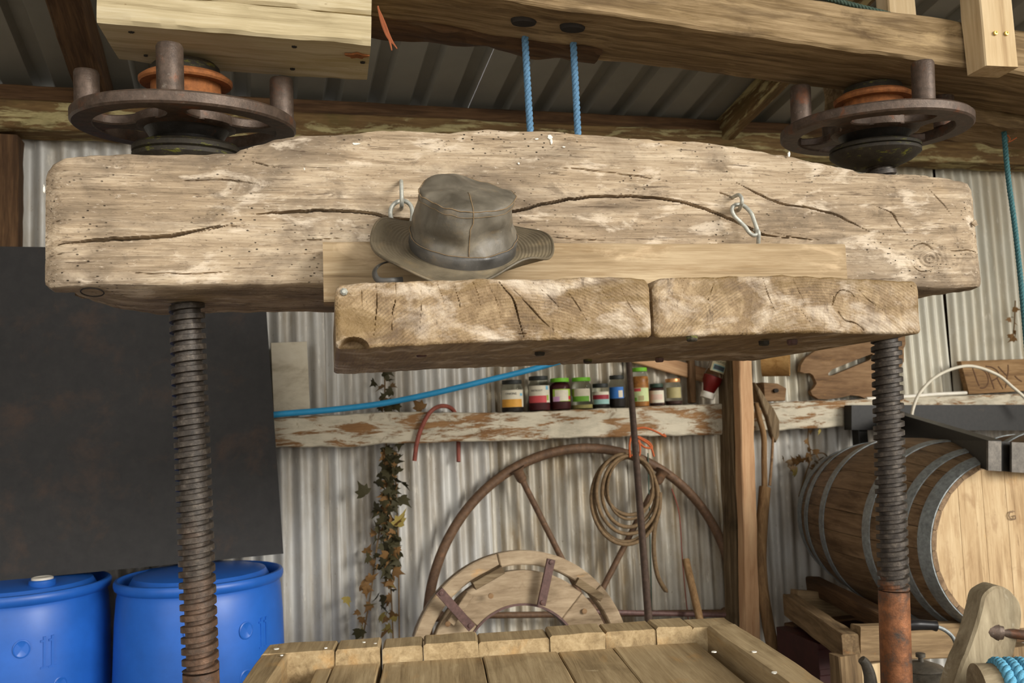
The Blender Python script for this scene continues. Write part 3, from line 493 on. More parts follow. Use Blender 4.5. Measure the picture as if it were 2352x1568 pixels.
# ------------------------------------------------------------------ handwheels with pins
def handwheel(label, c, z_rim, a0, disc, neck, flange, z_cap, tilt, Ro, soff):
    ti = math.radians(tilt); rx = np.eye(4); rx[1, 1] = rx[2, 2] = math.cos(ti); rx[1, 2] = -math.sin(ti); rx[2, 1] = math.sin(ti)
    t = thing('handwheel', label, 'handwheel', frame(c, E1)@T((0, 0, z_rim))@rx@T((0, 0, -z_rim)), group='iron handwheels on the press screws'); mw = MWD[t.name]
    h = 0.0125; Ri = Ro-0.042; L = lambda V, z=0: ap(mw, np.asarray(V)+np.array([0, 0, z]))
    prof = [(Ri+0.002, -h), (Ro-0.004, -h), (Ro, -h+0.004), (Ro, h-0.004), (Ro-0.004, h), (Ri+0.002, h), (Ri, h-0.003), (Ri, -h+0.003), (Ri+0.002, -h)]
    V, Fc = lathe(prof, 96); Fc = [f for f in Fc if len(f) == 4]; mk('rim', L(V, z_rim), Fc, M['iron'], t, smooth=40)
    V, Fc = lathe([(0, -0.014), (0.088, -0.014), (0.100, -0.008), (0.100, 0.008), (0.088, 0.014), (0, 0.014)], 64); mk('hub', L(V, z_rim), Fc, M['iron'], t, smooth=40)
    for k in range(4):                                     # flared flat spokes
        an = a0+math.radians(soff)+k*math.pi/2; rs = np.linspace(0.085, Ri+0.008, 13); u = (rs-rs[0])/(rs[-1]-rs[0]); hw = 0.019+0.055*np.clip(u-0.5, 0, 1)**2*4*0.9+0.045*np.clip(0.5-u, 0, 1)**2*4*0.6
        o2 = np.vstack([np.c_[rs, -hw], np.c_[rs[::-1], hw[::-1]]]); m = frame((0, 0, z_rim+0.010), (math.cos(an), math.sin(an), 0)); n = len(o2)
        Vv, Ff = prism(o2, 0.020, np.eye(4), 0.003); Vv = np.c_[Vv[:, 0], Vv[:, 2], -Vv[:, 1]]; mk('spoke', L(ap(m, Vv)), Ff, M['iron'], t, smooth=40)
    for k in range(4):
        an = a0+k*math.pi/2; V, Fc = lathe([(0, 0), (0.0235, 0), (0.0240, 0.004), (0.0240, 0.083), (0.0215, 0.088), (0, 0.088)], 28); V = V+np.array([(Ro-0.028)*math.cos(an), (Ro-0.028)*math.sin(an), z_rim+h]); mk('pin', L(V), Fc, M['iron'], t, smooth=40)
    V, Fc = lathe(disc, 64); mk('lower_flange', L(V), Fc, M['mossy'], t, smooth=30)
    V, Fc = lathe(neck, 48); mk('boss', L(V), Fc, M['black'], t, smooth=30)
    z0 = z_rim+0.013; V, Fc = lathe([(0, z0), (0.068, z0), (0.068, flange), (0, flange)], 56); mk('collar', L(V), Fc, M['rust'], t, smooth=30)
    V, Fc = lathe([(0, flange-0.004), (0.088, flange-0.006), (0.091, flange-0.002), (0.091, flange+0.004), (0.080, flange+0.012), (0, flange+0.012)], 64); mk('collar_flange', L(V), Fc, M['rust'], t, smooth=30)
    V, Fc = lathe([(0, flange+0.010), (0.070, flange+0.010), (0.066, flange+0.03), (0.058, z_cap), (0, z_cap)], 48); mk('cap', L(V), Fc, M['mossy'], t, smooth=30)
    return t
cl = pl(atL(1.93)); cl = W(cl[0]+0.010, 1.83, 0)
handwheel('left hand iron wheel with upright pins under the pale timber block', cl, 2.054, -math.pi/2, [(0, 1.93), (0.060, 1.93), (0.088, 1.958), (0.102, 1.974), (0.106, 1.980), (0.106, 1.988), (0.101, 1.990), (0.106, 1.993), (0.106, 2.002), (0.100, 2.008), (0, 2.008)], [(0, 2.0), (0.078, 2.0), (0.070, 2.02), (0.085, 2.045), (0, 2.045)], 2.138, 2.176, 6.0, 0.217, 0)
crr = pl(PD(2012, 300, 1.83)); crr = W(crr[0]-0.005, 1.83, 0)
handwheel('right hand iron wheel raised above the beam on bare thread', crr, 2.092, math.radians(-92), [(0, 2.000), (0.045, 1.998), (0.085, 2.016), (0.100, 2.027), (0.104, 2.031), (0.104, 2.038), (0.099, 2.040), (0.104, 2.042), (0.104, 2.049), (0.098, 2.053), (0, 2.053)], [(0, 2.045), (0.074, 2.045), (0.070, 2.06), (0.085, 2.080), (0, 2.080)], 2.165, 2.190, 4.0, 0.218, 30)
# ------------------------------------------------------------------ press plate: two thick planks and a batten
plate = thing('press_plate', 'heavy press plate of two end-grain planks hanging below the beam', 'press plate', frame(W(0.54, 1.70, 1.55), E1))
def plank(top, bot, d0, d1, cracks, seed, notch=None, rr=0.010):
    tp = np.array([pl(PD(x, y, d0)) for x, y in top]); bp = np.array([pl(PD(x, y, d0)) for x, y in bot]); n, m = 420, 84
    aa = np.linspace(tp[0, 0], tp[-1, 0], n); zt = np.interp(aa, tp[:, 0], tp[:, 2])+0.0012*fbm(np.c_[aa*40, aa*0, aa*0], seed); zb = np.interp(aa, bp[:, 0], bp[:, 2])+0.0010*fbm(np.c_[aa*40, aa*0+3, aa*0], seed)
    ex = np.minimum(aa-aa[0], aa[-1]-aa); cr_ = rr*np.clip(1-ex/rr, 0, 1)**2
    sec = [('f', t) for t in np.linspace(0, 1, m)]+[('t', t) for t in np.linspace(0.02, 1, 8)]+[('k', t) for t in (0.33, 0.67)]+[('b', t) for t in np.linspace(0, 0.985, 14)]; ns = len(sec)
    D = np.zeros((n, ns)); Z = np.zeros((n, ns))
    for k, (s_, t) in enumerate(sec):
        if s_ == 'f': D[:, k] = d0+0.5*cr_+0.004*np.clip(1-(1-t)*30, 0, 1)+0.003*np.clip(1-t*30, 0, 1); Z[:, k] = zb+cr_*0.5+(zt-zb-cr_)*t
        elif s_ == 't': D[:, k] = d0+0.004+(d1-d0-0.004)*t; Z[:, k] = zt-cr_*0.5+0.001
        elif s_ == 'k': D[:, k] = d1; Z[:, k] = zt+(zb-zt)*t
        else: D[:, k] = d1+(d0-d1)*t; Z[:, k] = zb+cr_*0.5-0.001
    Vp = np.c_[np.repeat(aa, ns), D.ravel(), Z.ravel()]; f = np.tile(np.array([s_ == 'f' for s_, t in sec]), n); b = np.tile(np.array([s_ == 'b' for s_, t in sec]), n); P2 = Vp[f][:, [0, 2]]; dd = np.zeros(len(P2))
    for i, (pts, w_, dp) in enumerate(cracks): dd = np.maximum(dd, crack(P2, pts, d0, w_, dp, i+seed))
    if notch is not None:
        q = np.hypot((P2[:, 0]-notch[0])/notch[2], (P2[:, 1]-notch[1])/notch[3]); dd = np.maximum(dd, 0.035*np.clip((1-q)*5, 0, 1))
    Vp[f, 1] += dd+0.0010*fbm(np.c_[P2*70, P2[:, 0]*0], seed+4, 3)+0.0020*fbm(np.c_[P2*12, P2[:, 0]*0+1], seed+8, 2)
    Vp[b, 2] += 0.0008*fbm(np.c_[Vp[b][:, 0]*50, Vp[b][:, 1]*8, Vp[b][:, 0]*0], seed+9, 3)
    ii, kk = np.meshgrid(np.arange(n-1), np.arange(ns), indexing='ij'); k2 = (kk+1) % ns
    Fq = np.stack([ii*ns+kk, (ii+1)*ns+kk, (ii+1)*ns+k2, ii*ns+k2], -1).reshape(-1, 4).tolist()+[list(range(ns))[::-1], [(n-1)*ns+k for k in range(ns)]]
    mk('plank', ap(PRESS, Vp), Fq, M['plate'], plate, frame(W(aa[0], d0, zb[0]), E2), smooth=50)
nt_ = pl(PD(812, 801, 1.40))
plank([(769, 664), (772, 656), (780, 653), (900, 647), (1100, 641), (1200, 640), (1400, 637), (1470, 639), (1484, 643), (1492, 650)], [(772, 800), (850, 797), (1000, 790), (1200, 781), (1492, 775)], 1.40, 2.05,
      [([(1145, 645), (1163, 668), (1180, 690), (1193, 735), (1203, 773)], .0016, .012), ([(862, 652), (866, 690), (862, 740), (858, 770)], .0011, .006), ([(908, 648), (908, 690), (901, 720), (900, 760)], .0011, .006), ([(1003, 650), (1018, 690), (1020, 712)], .0010, .005), ([(1043, 655), (1050, 680), (1056, 700), (1058, 735)], .0010, .006), ([(1085, 648), (1095, 670), (1105, 706)], .0010, .005), ([(1170, 655), (1215, 700), (1250, 740), (1290, 770)], .0010, .005), ([(1225, 648), (1260, 680), (1300, 720)], .0009, .005), ([(1290, 655), (1320, 690), (1350, 740)], .0010, .005), ([(965, 655), (968, 700), (963, 760)], .0008, .004), ([(1370, 650), (1400, 690)], .0008, .004), ([(1190, 768), (1215, 766)], .0022, .008), ([(830, 665), (832, 720)], .0007, .004), ([(1425, 660), (1445, 700), (1470, 735)], .0008, .004), ([(1120, 655), (1140, 690), (1150, 730)], .0008, .004)], 3, (nt_[0], nt_[2], 0.025, 0.019))
plank([(1499, 655), (1503, 646), (1520, 640), (1600, 637), (1700, 633), (1800, 632), (1900, 636), (2000, 642), (2095, 645), (2106, 649), (2111, 657)], [(1499, 775), (1600, 771), (1800, 764), (2000, 765), (2112, 766)], 1.41, 2.05,
      [([(1645, 640), (1635, 665), (1625, 690)], .0012, .006), ([(1752, 640), (1765, 680), (1785, 720)], .0010, .006), ([(1915, 680), (1912, 700), (1925, 670), (1950, 668), (1962, 680)], .0020, .009), ([(1925, 715), (1940, 735), (1970, 745), (1985, 758)], .0028, .008), ([(1845, 720), (1860, 738)], .0012, .006), ([(1960, 655), (2000, 690), (2035, 715)], .0008, .004), ([(2093, 655), (2093, 663)], .0020, .006), ([(1570, 645), (1560, 690)], .0008, .004), ([(1820, 640), (1850, 700)], .0007, .004), ([(1860, 725), (1880, 760)], .0007, .003)], 5)
b0, b1 = pl(PD(738, 600, 1.605)), pl(PD(1944, 600, 1.605)); zt0, zt1 = pl(PD(738, 554, 1.605))[2], pl(PD(1944, 561, 1.605))[2]; zb0 = 1.6515
timber('batten', W(b0[0]+0.003, 1.638, (zt0+zb0)/2), W(b1[0], 1.638, (zt1+zb0)/2), 0.066, zt0-zb0, M['batten'], plate, rough=0.0012, seg=60, seed=8)
c = PD(790, 670, 1.398); V, Fc = lathe([(0, 0), (0.004, 0), (0.0062, 0.003), (0.0062, 0.006), (0.003, 0.009), (0, 0.009)], 7, frame(c+E2*0.004, E1)@np.array([[1, 0, 0, 0], [0, 0, -1, 0], [0, 1, 0, 0], [0, 0, 0, 1.0]])); mk('nail', V, Fc, M['galv'], plate, smooth=0)
for i, (x, y) in enumerate([(968, 818), (1240, 815), (1350, 832), (1515, 830), (1590, 782), (1755, 792), (1820, 790)]):   # bolt heads in the underside
    p = PZ(x, y, 1.5485); V, Fc = lathe([(0, -0.0015), (0.008, -0.0015), (0.010, 0.001), (0.010, 0.008), (0, 0.008)], 9, frame(p, E1)); mk('bolt_head', V, Fc, M['strap'] if i % 3 == 0 else M['mossy'], plate, smooth=0)

# ------------------------------------------------------------------ waxed hat
hc = pl(PD(1063, 566, 1.520)); tl = math.radians(35); HM = np.eye(4); HM[:3, 0] = E1; HM[:3, 1] = math.cos(tl)*E2+math.sin(tl)*ZZ; HM[:3, 2] = -math.sin(tl)*E2+math.cos(tl)*ZZ; HM[:3, 3] = W(*hc)
def hat_mat(name, base, wear, seed):
    g = G(name); n = g.noise(9, 1, 6, 0.65, 0.3); col = g.ramp(n, [(0.35, tuple(0.5*x for x in base[:3])+(1,)), (0.55, base), (0.75, wear)])
    col = g.mix(g.math('MULTIPLY', g.mr(g.noise(22, 1, 6, 0.7), 0.56, 0.74), 0.5), col, S(134, 112, 78)); col = g.mix(g.mr(g.noise(330, 1, 2), 0.74, 0.78), col, S(186, 172, 146))
    g.bump(g.math('ADD', n, g.math('MULTIPLY', g.noise(70, 1, 4), 0.5)), 0.35, 0.004); return g.end(col, g.mr(n, 0.3, 0.7, 0.32, 0.62), 0, 0.5)
M['hat'] = hat_mat('waxed_cotton_grey', S(108, 101, 88), S(150, 138, 116), 1); M['brim'] = hat_mat('waxed_brim_brown', S(104, 94, 76), S(140, 126, 100), 2); M['thread'] = plain('tan_thread', S(134, 112, 82), 0.8, 0.3, 100); M['hatband'] = hat_mat('dark_hat_band', S(78, 75, 70), S(108, 100, 88), 3)
hat = thing('hat', 'worn waxed cotton brimmed hat tipped forward on the press plate', 'hat', HM)
def Lh(V): return ap(HM, np.asarray(V, float))
nth = 120; th = np.arange(nth)/nth*2*math.pi; ct, st = np.cos(th), np.sin(th)
def crown_ring(z, kx, ky): return np.c_[kx*ct, ky*st, np.full(nth, z)]
zs = [(0.0, .094, .102), (0.008, .0935, .101), (0.016, .093, .100), (0.022, .0922, .099), (0.03, .0915, .098), (0.04, .0905, .0965), (0.05, .0895, .095), (0.06, .0883, .0935), (0.07, .087, .092), (0.08, .0862, .0905), (0.088, .0855, .0897), (0.094, .0847, .0885), (0.0975, .0836, .087), (0.0995, .082, .085)]
rings = [crown_ring(*z) for z in zs]
for kx in (.078, .07, .06, .048, .034, .018): rings.append(crown_ring(0.1005+0.012*(1-(kx/.082)**2), kx, kx*1.04))
Vc = np.vstack(rings); nR = len(rings)
def hat_def(V):
    V = V.copy(); t = np.arctan2(V[:, 1], V[:, 0]); z = V[:, 2]; r = np.hypot(V[:, 0], V[:, 1]); fr = np.clip(-V[:, 1]/0.09, 0, 1); side = np.exp(-((z-0.052)/0.020)**2)*(r > 0.08)
    nr_ = V[:, :2]/(r[:, None]+1e-6); dent = 0.022*side*fr*np.exp(-((t+1.15)/0.55)**2)+0.013*np.exp(-((z-0.036)/0.014)**2)*(r > 0.08)*np.exp(-((t+2.1)/0.35)**2)+0.010*side*np.exp(-((t+0.25)/0.16)**2)-0.006*np.exp(-((z-0.066)/0.014)**2)*fr*(r > 0.08)
    dent = dent+0.0062*fbm(np.c_[V[:, :2]*20, z*38], 61, 3)*(r > 0.05)*np.clip(z/0.02, 0, 1); V[:, :2] -= nr_*dent[:, None]
    V[:, 2] += (-0.012*np.exp(-((V[:, 0]-0.038)/0.03)**2-((V[:, 1]-0.055)/0.04)**2)+0.008*np.exp(-((V[:, 0]+0.02)/0.04)**2-((V[:, 1]-0.06)/0.04)**2)+0.005*fbm(np.c_[V*22], 62, 3))*(z > 0.085)
    return V
Vd = hat_def(Vc); Fc = [(j*nth+k, j*nth+(k+1) % nth, (j+1)*nth+(k+1) % nth, (j+1)*nth+k) for j in range(nR-1) for k in range(nth)]+[tuple((nR-1)*nth+k for k in range(nth))]
mk('crown', Lh(Vd), Fc, M['hat'], hat, smooth=180)
R = lambda j, off=0.0012: Vd[j*nth:(j+1)*nth]*np.array([1, 1, 1])+np.c_[ct*off, st*off, ct*0]
mk('top_seam', *tube(Lh(R(12)), 0.0008, 6, True), M['thread'], hat, smooth=180); mk('top_stitching', *tube(Lh(R(10, 0.0008)), 0.0005, 5, True), M['thread'], hat, smooth=180)
bandV = np.vstack([R(j, 0.0012+0.0012*math.sin(min(1, j/3)*2)) for j in (0, 1, 2, 3)]+[R(3, 0.0002)]); mk('hat_band', Lh(bandV), [(j*nth+k, j*nth+(k+1) % nth, (j+1)*nth+(k+1) % nth, (j+1)*nth+k) for j in range(4) for k in range(nth)], M['hatband'], hat, smooth=180)
mk('band_stitching', *tube(Lh(R(3, 0.0026)), 0.0007, 5, True), M['thread'], hat, smooth=180)
ks = int(nth*0.742); mk('front_seam', *tube(Lh(np.array([Vd[j*nth+ks+(j > 8)]+np.array([0, -0.0010, 0.0003]) for j in range(3, nR)])), 0.0008, 6), M['thread'], hat, smooth=180)
e = Vd[6*nth+int(nth*0.945)]; er = np.array([math.cos(0.945*2*math.pi), math.sin(0.945*2*math.pi), 0]); V, Fc = lathe([(0.0014, 0.0), (0.0034, 0), (0.0036, 0.001), (0.0014, 0.0016), (0.0014, 0.0)], 14, frame(e+er*0.0006, (0, 0, 1.0), er)); mk('eyelet', Lh(V), [f for f in Fc if len(f) == 4], M['galv'], hat)
nbr = 46; tbr = np.linspace(0, 1, nbr); BV = []
def brim_pt(t, q):
    c, s = math.cos(q), math.sin(q); bx = 0.094+(0.162-0.094)*t; by = 0.102+(0.146-0.102)*t
    z = 0.012*abs(c)**2.2*t**1.5-0.004*t*max(0, s)-0.004*t*max(0, -s)
    dq = (q-math.radians(305)); z += 0.024*math.exp(-(dq/0.42)**2)*t**2.2; dq2 = (q-math.radians(150)); z += 0.012*math.exp(-(dq2/0.35)**2)*t**2
    by -= 0.012*math.exp(-(dq/0.42)**2)*t**2
    z += 0.0045*math.sin(q*5+1)*t*t+0.0006*math.sin(t*nbr*2*math.pi/4.2)*(0.08 < t < 0.94)
    return (bx*c, by*s, z)
for t in tbr: BV += [brim_pt(t, q) for q in th]
BV = np.array(BV); n0 = len(BV); full = np.vstack([BV, BV-np.array([0, 0, 0.0032])]); Ff = []
for j in range(nbr-1):
    for k in range(nth): l = (k+1) % nth; Ff += [(j*nth+k, (j+1)*nth+k, (j+1)*nth+l, j*nth+l), (n0+j*nth+k, n0+j*nth+l, n0+(j+1)*nth+l, n0+(j+1)*nth+k)]
Ff += [((nbr-1)*nth+k, n0+(nbr-1)*nth+k, n0+(nbr-1)*nth+(k+1) % nth, (nbr-1)*nth+(k+1) % nth) for k in range(nth)]+[(k, (k+1) % nth, n0+(k+1) % nth, n0+k) for k in range(nth)]
mk('brim', Lh(full), Ff, M['brim'], hat, smooth=60)
mk('brim_piping', *tube(Lh(BV[(nbr-1)*nth:]-np.array([0, 0, 0.0016])), 0.0026, 8, True), M['brim'], hat, smooth=180)
ch_ = [PD(908, 598, 1.50), PD(880, 604, 1.48), PD(866, 613, 1.47), PD(860, 624, 1.465), PD(864, 638, 1.46), PD(876, 645, 1.455), PD(900, 645, 1.452), PD(925, 643, 1.46)]; mk('chin_strap', *tube(cr(ch_, 6), 0.0056, 8, flat=0.3), M['hatband'], hat, smooth=60)

# ------------------------------------------------------------------ timbers above the wheels
def slab(name, a0, a1, d0, d1, zb0, zb1, h, mat, label, cat, seed, parent=None, rough=0.005, seg=80):
    p0 = W(a0, (d0+d1)/2, zb0+h/2); p1 = W(a1, (d0+d1)/2, zb1+h/2); return timber(name, p0, p1, d1-d0, h, mat, parent, rough=rough, seg=seg, seed=seed, ch=0.006, **({} if parent else dict(label=label, cat=cat)))
ub = thing('upper_beam', 'brown oak upper beam running above the right hand wheel', 'beam', frame(W(1.0, 1.755, 2.20), E1))
slab('upper_timber', 0.10, 2.05, 1.65, 1.862, 2.290, 2.134, 0.105, M['upper'], '', '', 15, ub, 0.0035, 140)
slab('cracked_liner', 0.10, 0.62, 1.80, 1.872, 2.284, 2.242, 0.05, M['dark'], '', '', 16, ub, 0.01, 60)
slab('rear_timber', 1.30, 2.2, 1.875, 2.02, 2.170, 2.10, 0.10, M['upper'], '', '', 18, ub, 0.012, 60)
pb = thing('pale_timber_block', 'pale yellow timber block above the left hand wheel', 'timber', frame(W(-0.15, 1.755, 2.18), E1))
slab('lower_timber', -0.405, 0.095, 1.66, 1.85, 2.186, 2.166, 0.062, M['pale'], '', '', 19, pb, 0.004, 70)
slab('upper_timber', -0.39, 0.098, 1.665, 1.85, 2.253, 2.230, 0.075, M['pale'], '', '', 20, pb, 0.004, 70)
c = PD(825, 130, 1.78); o2 = [(0.022*math.cos(a)*(1+0.3*math.sin(3*a)), 0.006*math.sin(a)*(1+0.3*math.sin(5*a))) for a in np.arange(12)/12*2*math.pi]
for (x, y, s_) in ((820, 130, 1.0), (302, 76, 0.22), (676, 110, 0.2), (335, 130, 0.16), (672, 161, 0.2), (833, 146, 0.2)):
    z = 2.176-(pl(PD(x, y, 1.75))[0]+0.15)*0.04; p = PZ(x, y, z-0.0045); V, Fc = prism(np.array(o2)*s_*np.array([1, 1.6 if s_ < 1 else 1.6]), 0.004, frame(p, E1)@np.array([[1, 0, 0, 0], [0, 0, -1, 0], [0, 1, 0, 0], [0, 0, 0, 1.0]])); mk('nail_stain', V, Fc, M['rust'] if s_ == 1 else M['grime'], pb)
# frayed orange strand hanging at the block's right end
for i, pts in enumerate([[(868, 18), (882, 50), (898, 90), (912, 112)], [(868, 14), (876, 50), (890, 85), (906, 104)], [(874, 36), (890, 76), (900, 116)]]):
    V, Fc = tube(cr([PD(x, y, 1.66) for x, y in pts], 5), [0.0008+0.0016*math.sin(t*3.1) for t in np.linspace(0.2, 0.95, 5*(len(pts)-1)+1)], 6)
    if i == 0: PT = [(V, Fc)]
    else: PT.append((V, Fc))
mk('frayed_strand', *cat_(PT), plain('dull_orange_fibre', S(150, 84, 50), 0.8), label='frayed orange fibre strand hanging beside the pale timber block', cat='strand')
# new softwood uprights fixed to the upper beam
def upright(x0, x1, yb, d, dep, top, mat, label, leans=0.0):
    p = pl(PD((x0+x1)/2, yb, d)); w = px(PD(x0, yb, d), x1-x0); b = W(p[0], d+dep/2, p[2]); tt = W(p[0]+leans, d+dep/2, top); t = thing('upright', label, 'post', frame(b, E1), group='new softwood uprights above the press')
    V, Fc, m = tim(b, tt, dep, w, up=E1, rough=0.0015, seg=20, ch=0.003, seed=int(x0)); mk('post_timber', V, Fc, mat, t, m); return t, w
u1, w1 = upright(2258, 2347, 152, 1.585, 0.060, 3.02, M['post_new'], 'pale new upright with two brass screws at the top right', 0.0)
for (x, y) in ((2286, 76), (2311, 77)):
    V, Fc = lathe([(0, 0), (0.0052, 0), (0.0045, 0.003), (0.0015, 0.0035), (0.0012, 0.0015), (0, 0.0015)], 14, frame(PD(x, y, 1.5835), E1)@np.array([[1, 0, 0, 0], [0, 0, -1, 0], [0, 1, 0, 0], [0, 0, 0, 1.0]])); mk('brass_screw', V, Fc, M['brass'], u1)
upright(2040, 2112, 50, 1.875, 0.05, 3.0, M['post_new'], 'plain pale upright standing behind the upper beam')

# ------------------------------------------------------------------ ropes
def rp(name, pts, r, mat, label, pitch, k=6):
    V, Fc = rope(cr(pts, k), r, pitch); return mk(name, V, Fc, mat, smooth=180, label=label, cat='rope')
rp('blue_rope', [PD(1203, 50, 1.79), PD(1206, 90, 1.795), PD(1212, 200, 1.80), PD(1219, 315, 1.80)], 0.0078, M['bluerope'], 'left of the two blue ropes between the upper beam and press beam', 0.034)
rp('blue_rope', [PD(1315, 62, 1.79), PD(1317, 100, 1.795), PD(1322, 200, 1.80), PD(1328, 318, 1.80)], 0.0078, M['bluerope'], 'right of the two blue ropes between the upper beam and press beam', 0.034)
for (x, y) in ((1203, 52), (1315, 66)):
    z = 2.29-0.08*(pl(PD(x, y, 1.79))[0]-0.10)-0.004; V, Fc = lathe([(0, -0.003), (0.018, -0.003), (0.020, 0.002), (0.020, 0.012), (0, 0.012)], 20, frame(PZ(x, y, z), E1)@np.diag([1.4, 0.8, 1, 1])); mk('rope_hole', V, Fc, M['grime'], ub)  # solid dark disc paints the shade of each rope hole
rp('green_rope', [PD(2298, 190, 1.93), PD(2302, 250, 1.93), PD(2315, 400, 1.93), PD(2331, 520, 1.93), PD(2346, 660, 1.93), PD(2362, 850, 1.93), PD(2378, 1100, 1.93), PD(2400, 1700, 1.93)], 0.0066, M['greenrope'], 'blue green rope hanging down the right edge', 0.028)
rp('dark_rope', [PD(1850, -18, 1.74), PD(1905, -2, 1.73), PD(1960, 12, 1.72), PD(2030, 30, 1.71), PD(2085, 44, 1.71)], 0.0062, M['darkgreenrope'], 'dark green rope lying along the top of the upper beam', 0.026)
V, Fc = tube(cr([PD(2314, 310, 1.925), PD(2320, 318, 1.922), PD(2318, 326, 1.922), PD(2335, 316, 1.92)], 5), 0.0014, 6); mk('orange_wisp', V, Fc, M['orange'], label='tiny orange twine caught on the green rope', cat='twine')
# ------------------------------------------------------------------ press tray (planked, with a gutter round a raised bed)
TA = math.radians(-11.5); T1 = np.array([math.cos(TA), math.sin(TA), 0]); T2 = np.array([-math.sin(TA), math.cos(TA), 0]); TO = PZ(615, 1480, 0.9); TW = 1.157; TL = 1.05
TM = np.eye(4); TM[:3, 0] = T1; TM[:3, 1] = T2; TM[:3, 3] = TO-np.array([0, 0, 0.9])
tray = thing('press_tray', 'wide planked press tray with a raised bed and gutter', 'tray', TM)
def tb(name, x0, x1, y0, y1, z0, z1, grain='y', ch=0.004, rough=0.0015, seed=1):
    if grain == 'y': p0 = ap(TM, [((x0+x1)/2, y0, (z0+z1)/2)])[0]; p1 = ap(TM, [((x0+x1)/2, y1, (z0+z1)/2)])[0]; w = x1-x0
    else: p0 = ap(TM, [(x0, (y0+y1)/2, (z0+z1)/2)])[0]; p1 = ap(TM, [(x1, (y0+y1)/2, (z0+z1)/2)])[0]; w = y1-y0
    return timber(name, p0, p1, w, z1-z0, M['table'], tray, ch=ch, rough=rough, seg=24, seed=seed)
RW = 0.088
bnd = [0.0, 0.172, 0.2805, 0.381, 0.5136, 0.686, 0.825, 0.951, 1.042, TW]; hz = [0, 0, -.003, 0, -.004, .002, .001, .004, -.002]
for i in range(9): tb('rim_block', bnd[i]+(0.003 if i == 2 else 0.0008), bnd[i+1]-(0.003 if i == 1 else 0.0008), -RW-0.004*(i % 2), 0.0, 0.80, 0.90+hz[i], 'y', 0.005, 0.0015, i+2)
tb('side_rail', 0.0, 0.062, -TL, -RW, 0.80, 0.898, 'y', 0.006, 0.002, 14); tb('side_rail', TW-0.078, TW, -TL, -RW, 0.80, 0.901, 'y', 0.006, 0.002, 15)
tb('front_rail', 0.062, TW-0.078, -TL, -TL+0.08, 0.80, 0.895, 'x', 0.006, 0.002, 16)
tb('gutter_floor', 0.062, TW-0.078, -TL+0.08, -RW-0.005, 0.800, 0.828, 'y', 0.002, 0.001, 17)
bx = [0.128, 0.168, 0.2815, 0.522, 0.705, 0.842, TW-0.105]
for i in range(6): tb('bed_plank', bx[i]+(0.004 if i == 2 else 0.001), bx[i+1]-(0.005 if i == 1 else 0.001), -TL+0.12, -RW-0.006-(0.016 if i == 0 else 0), 0.828, 0.862+0.0015*(i % 2), 'y', 0.003, 0.001, i+30)
for (x, y) in ((0.05, -0.06), (TW-0.05, -0.06), (0.05, -TL+0.06), (TW-0.05, -TL+0.06)): p0 = ap(TM, [(x, y, 0)])[0]; timber('leg', p0, p0+np.array([0, 0, 0.80]), 0.08, 0.08, M['table'], tray, up=T2)
for i, (x, y, s_) in enumerate(((635, 1490, 5), (647, 1505, 3), (836, 1475, 3.2), (862, 1478, 3.5), (748, 1488, 3), (1732, 1497, 5), (1782, 1545, 8), (1640, 1497, 5))):
    p = PZ(x, y, 0.9005); r_ = px(p, s_); a = np.arange(10)/10*2*math.pi; rr = np.random.default_rng(i); o2 = np.c_[np.cos(a)*r_*(1+.3*rr.random(10)), np.sin(a)*r_*0.9*(1+.3*rr.random(10))]; V, Fc = prism(o2, 0.002, frame(p+np.array([0, 0, 0.0015]), E1)@np.array([[1, 0, 0, 0], [0, 0, 1, 0], [0, -1, 0, 0], [0, 0, 0, 1.0]])); mk('splash', V, Fc, M['dropping'], tray)

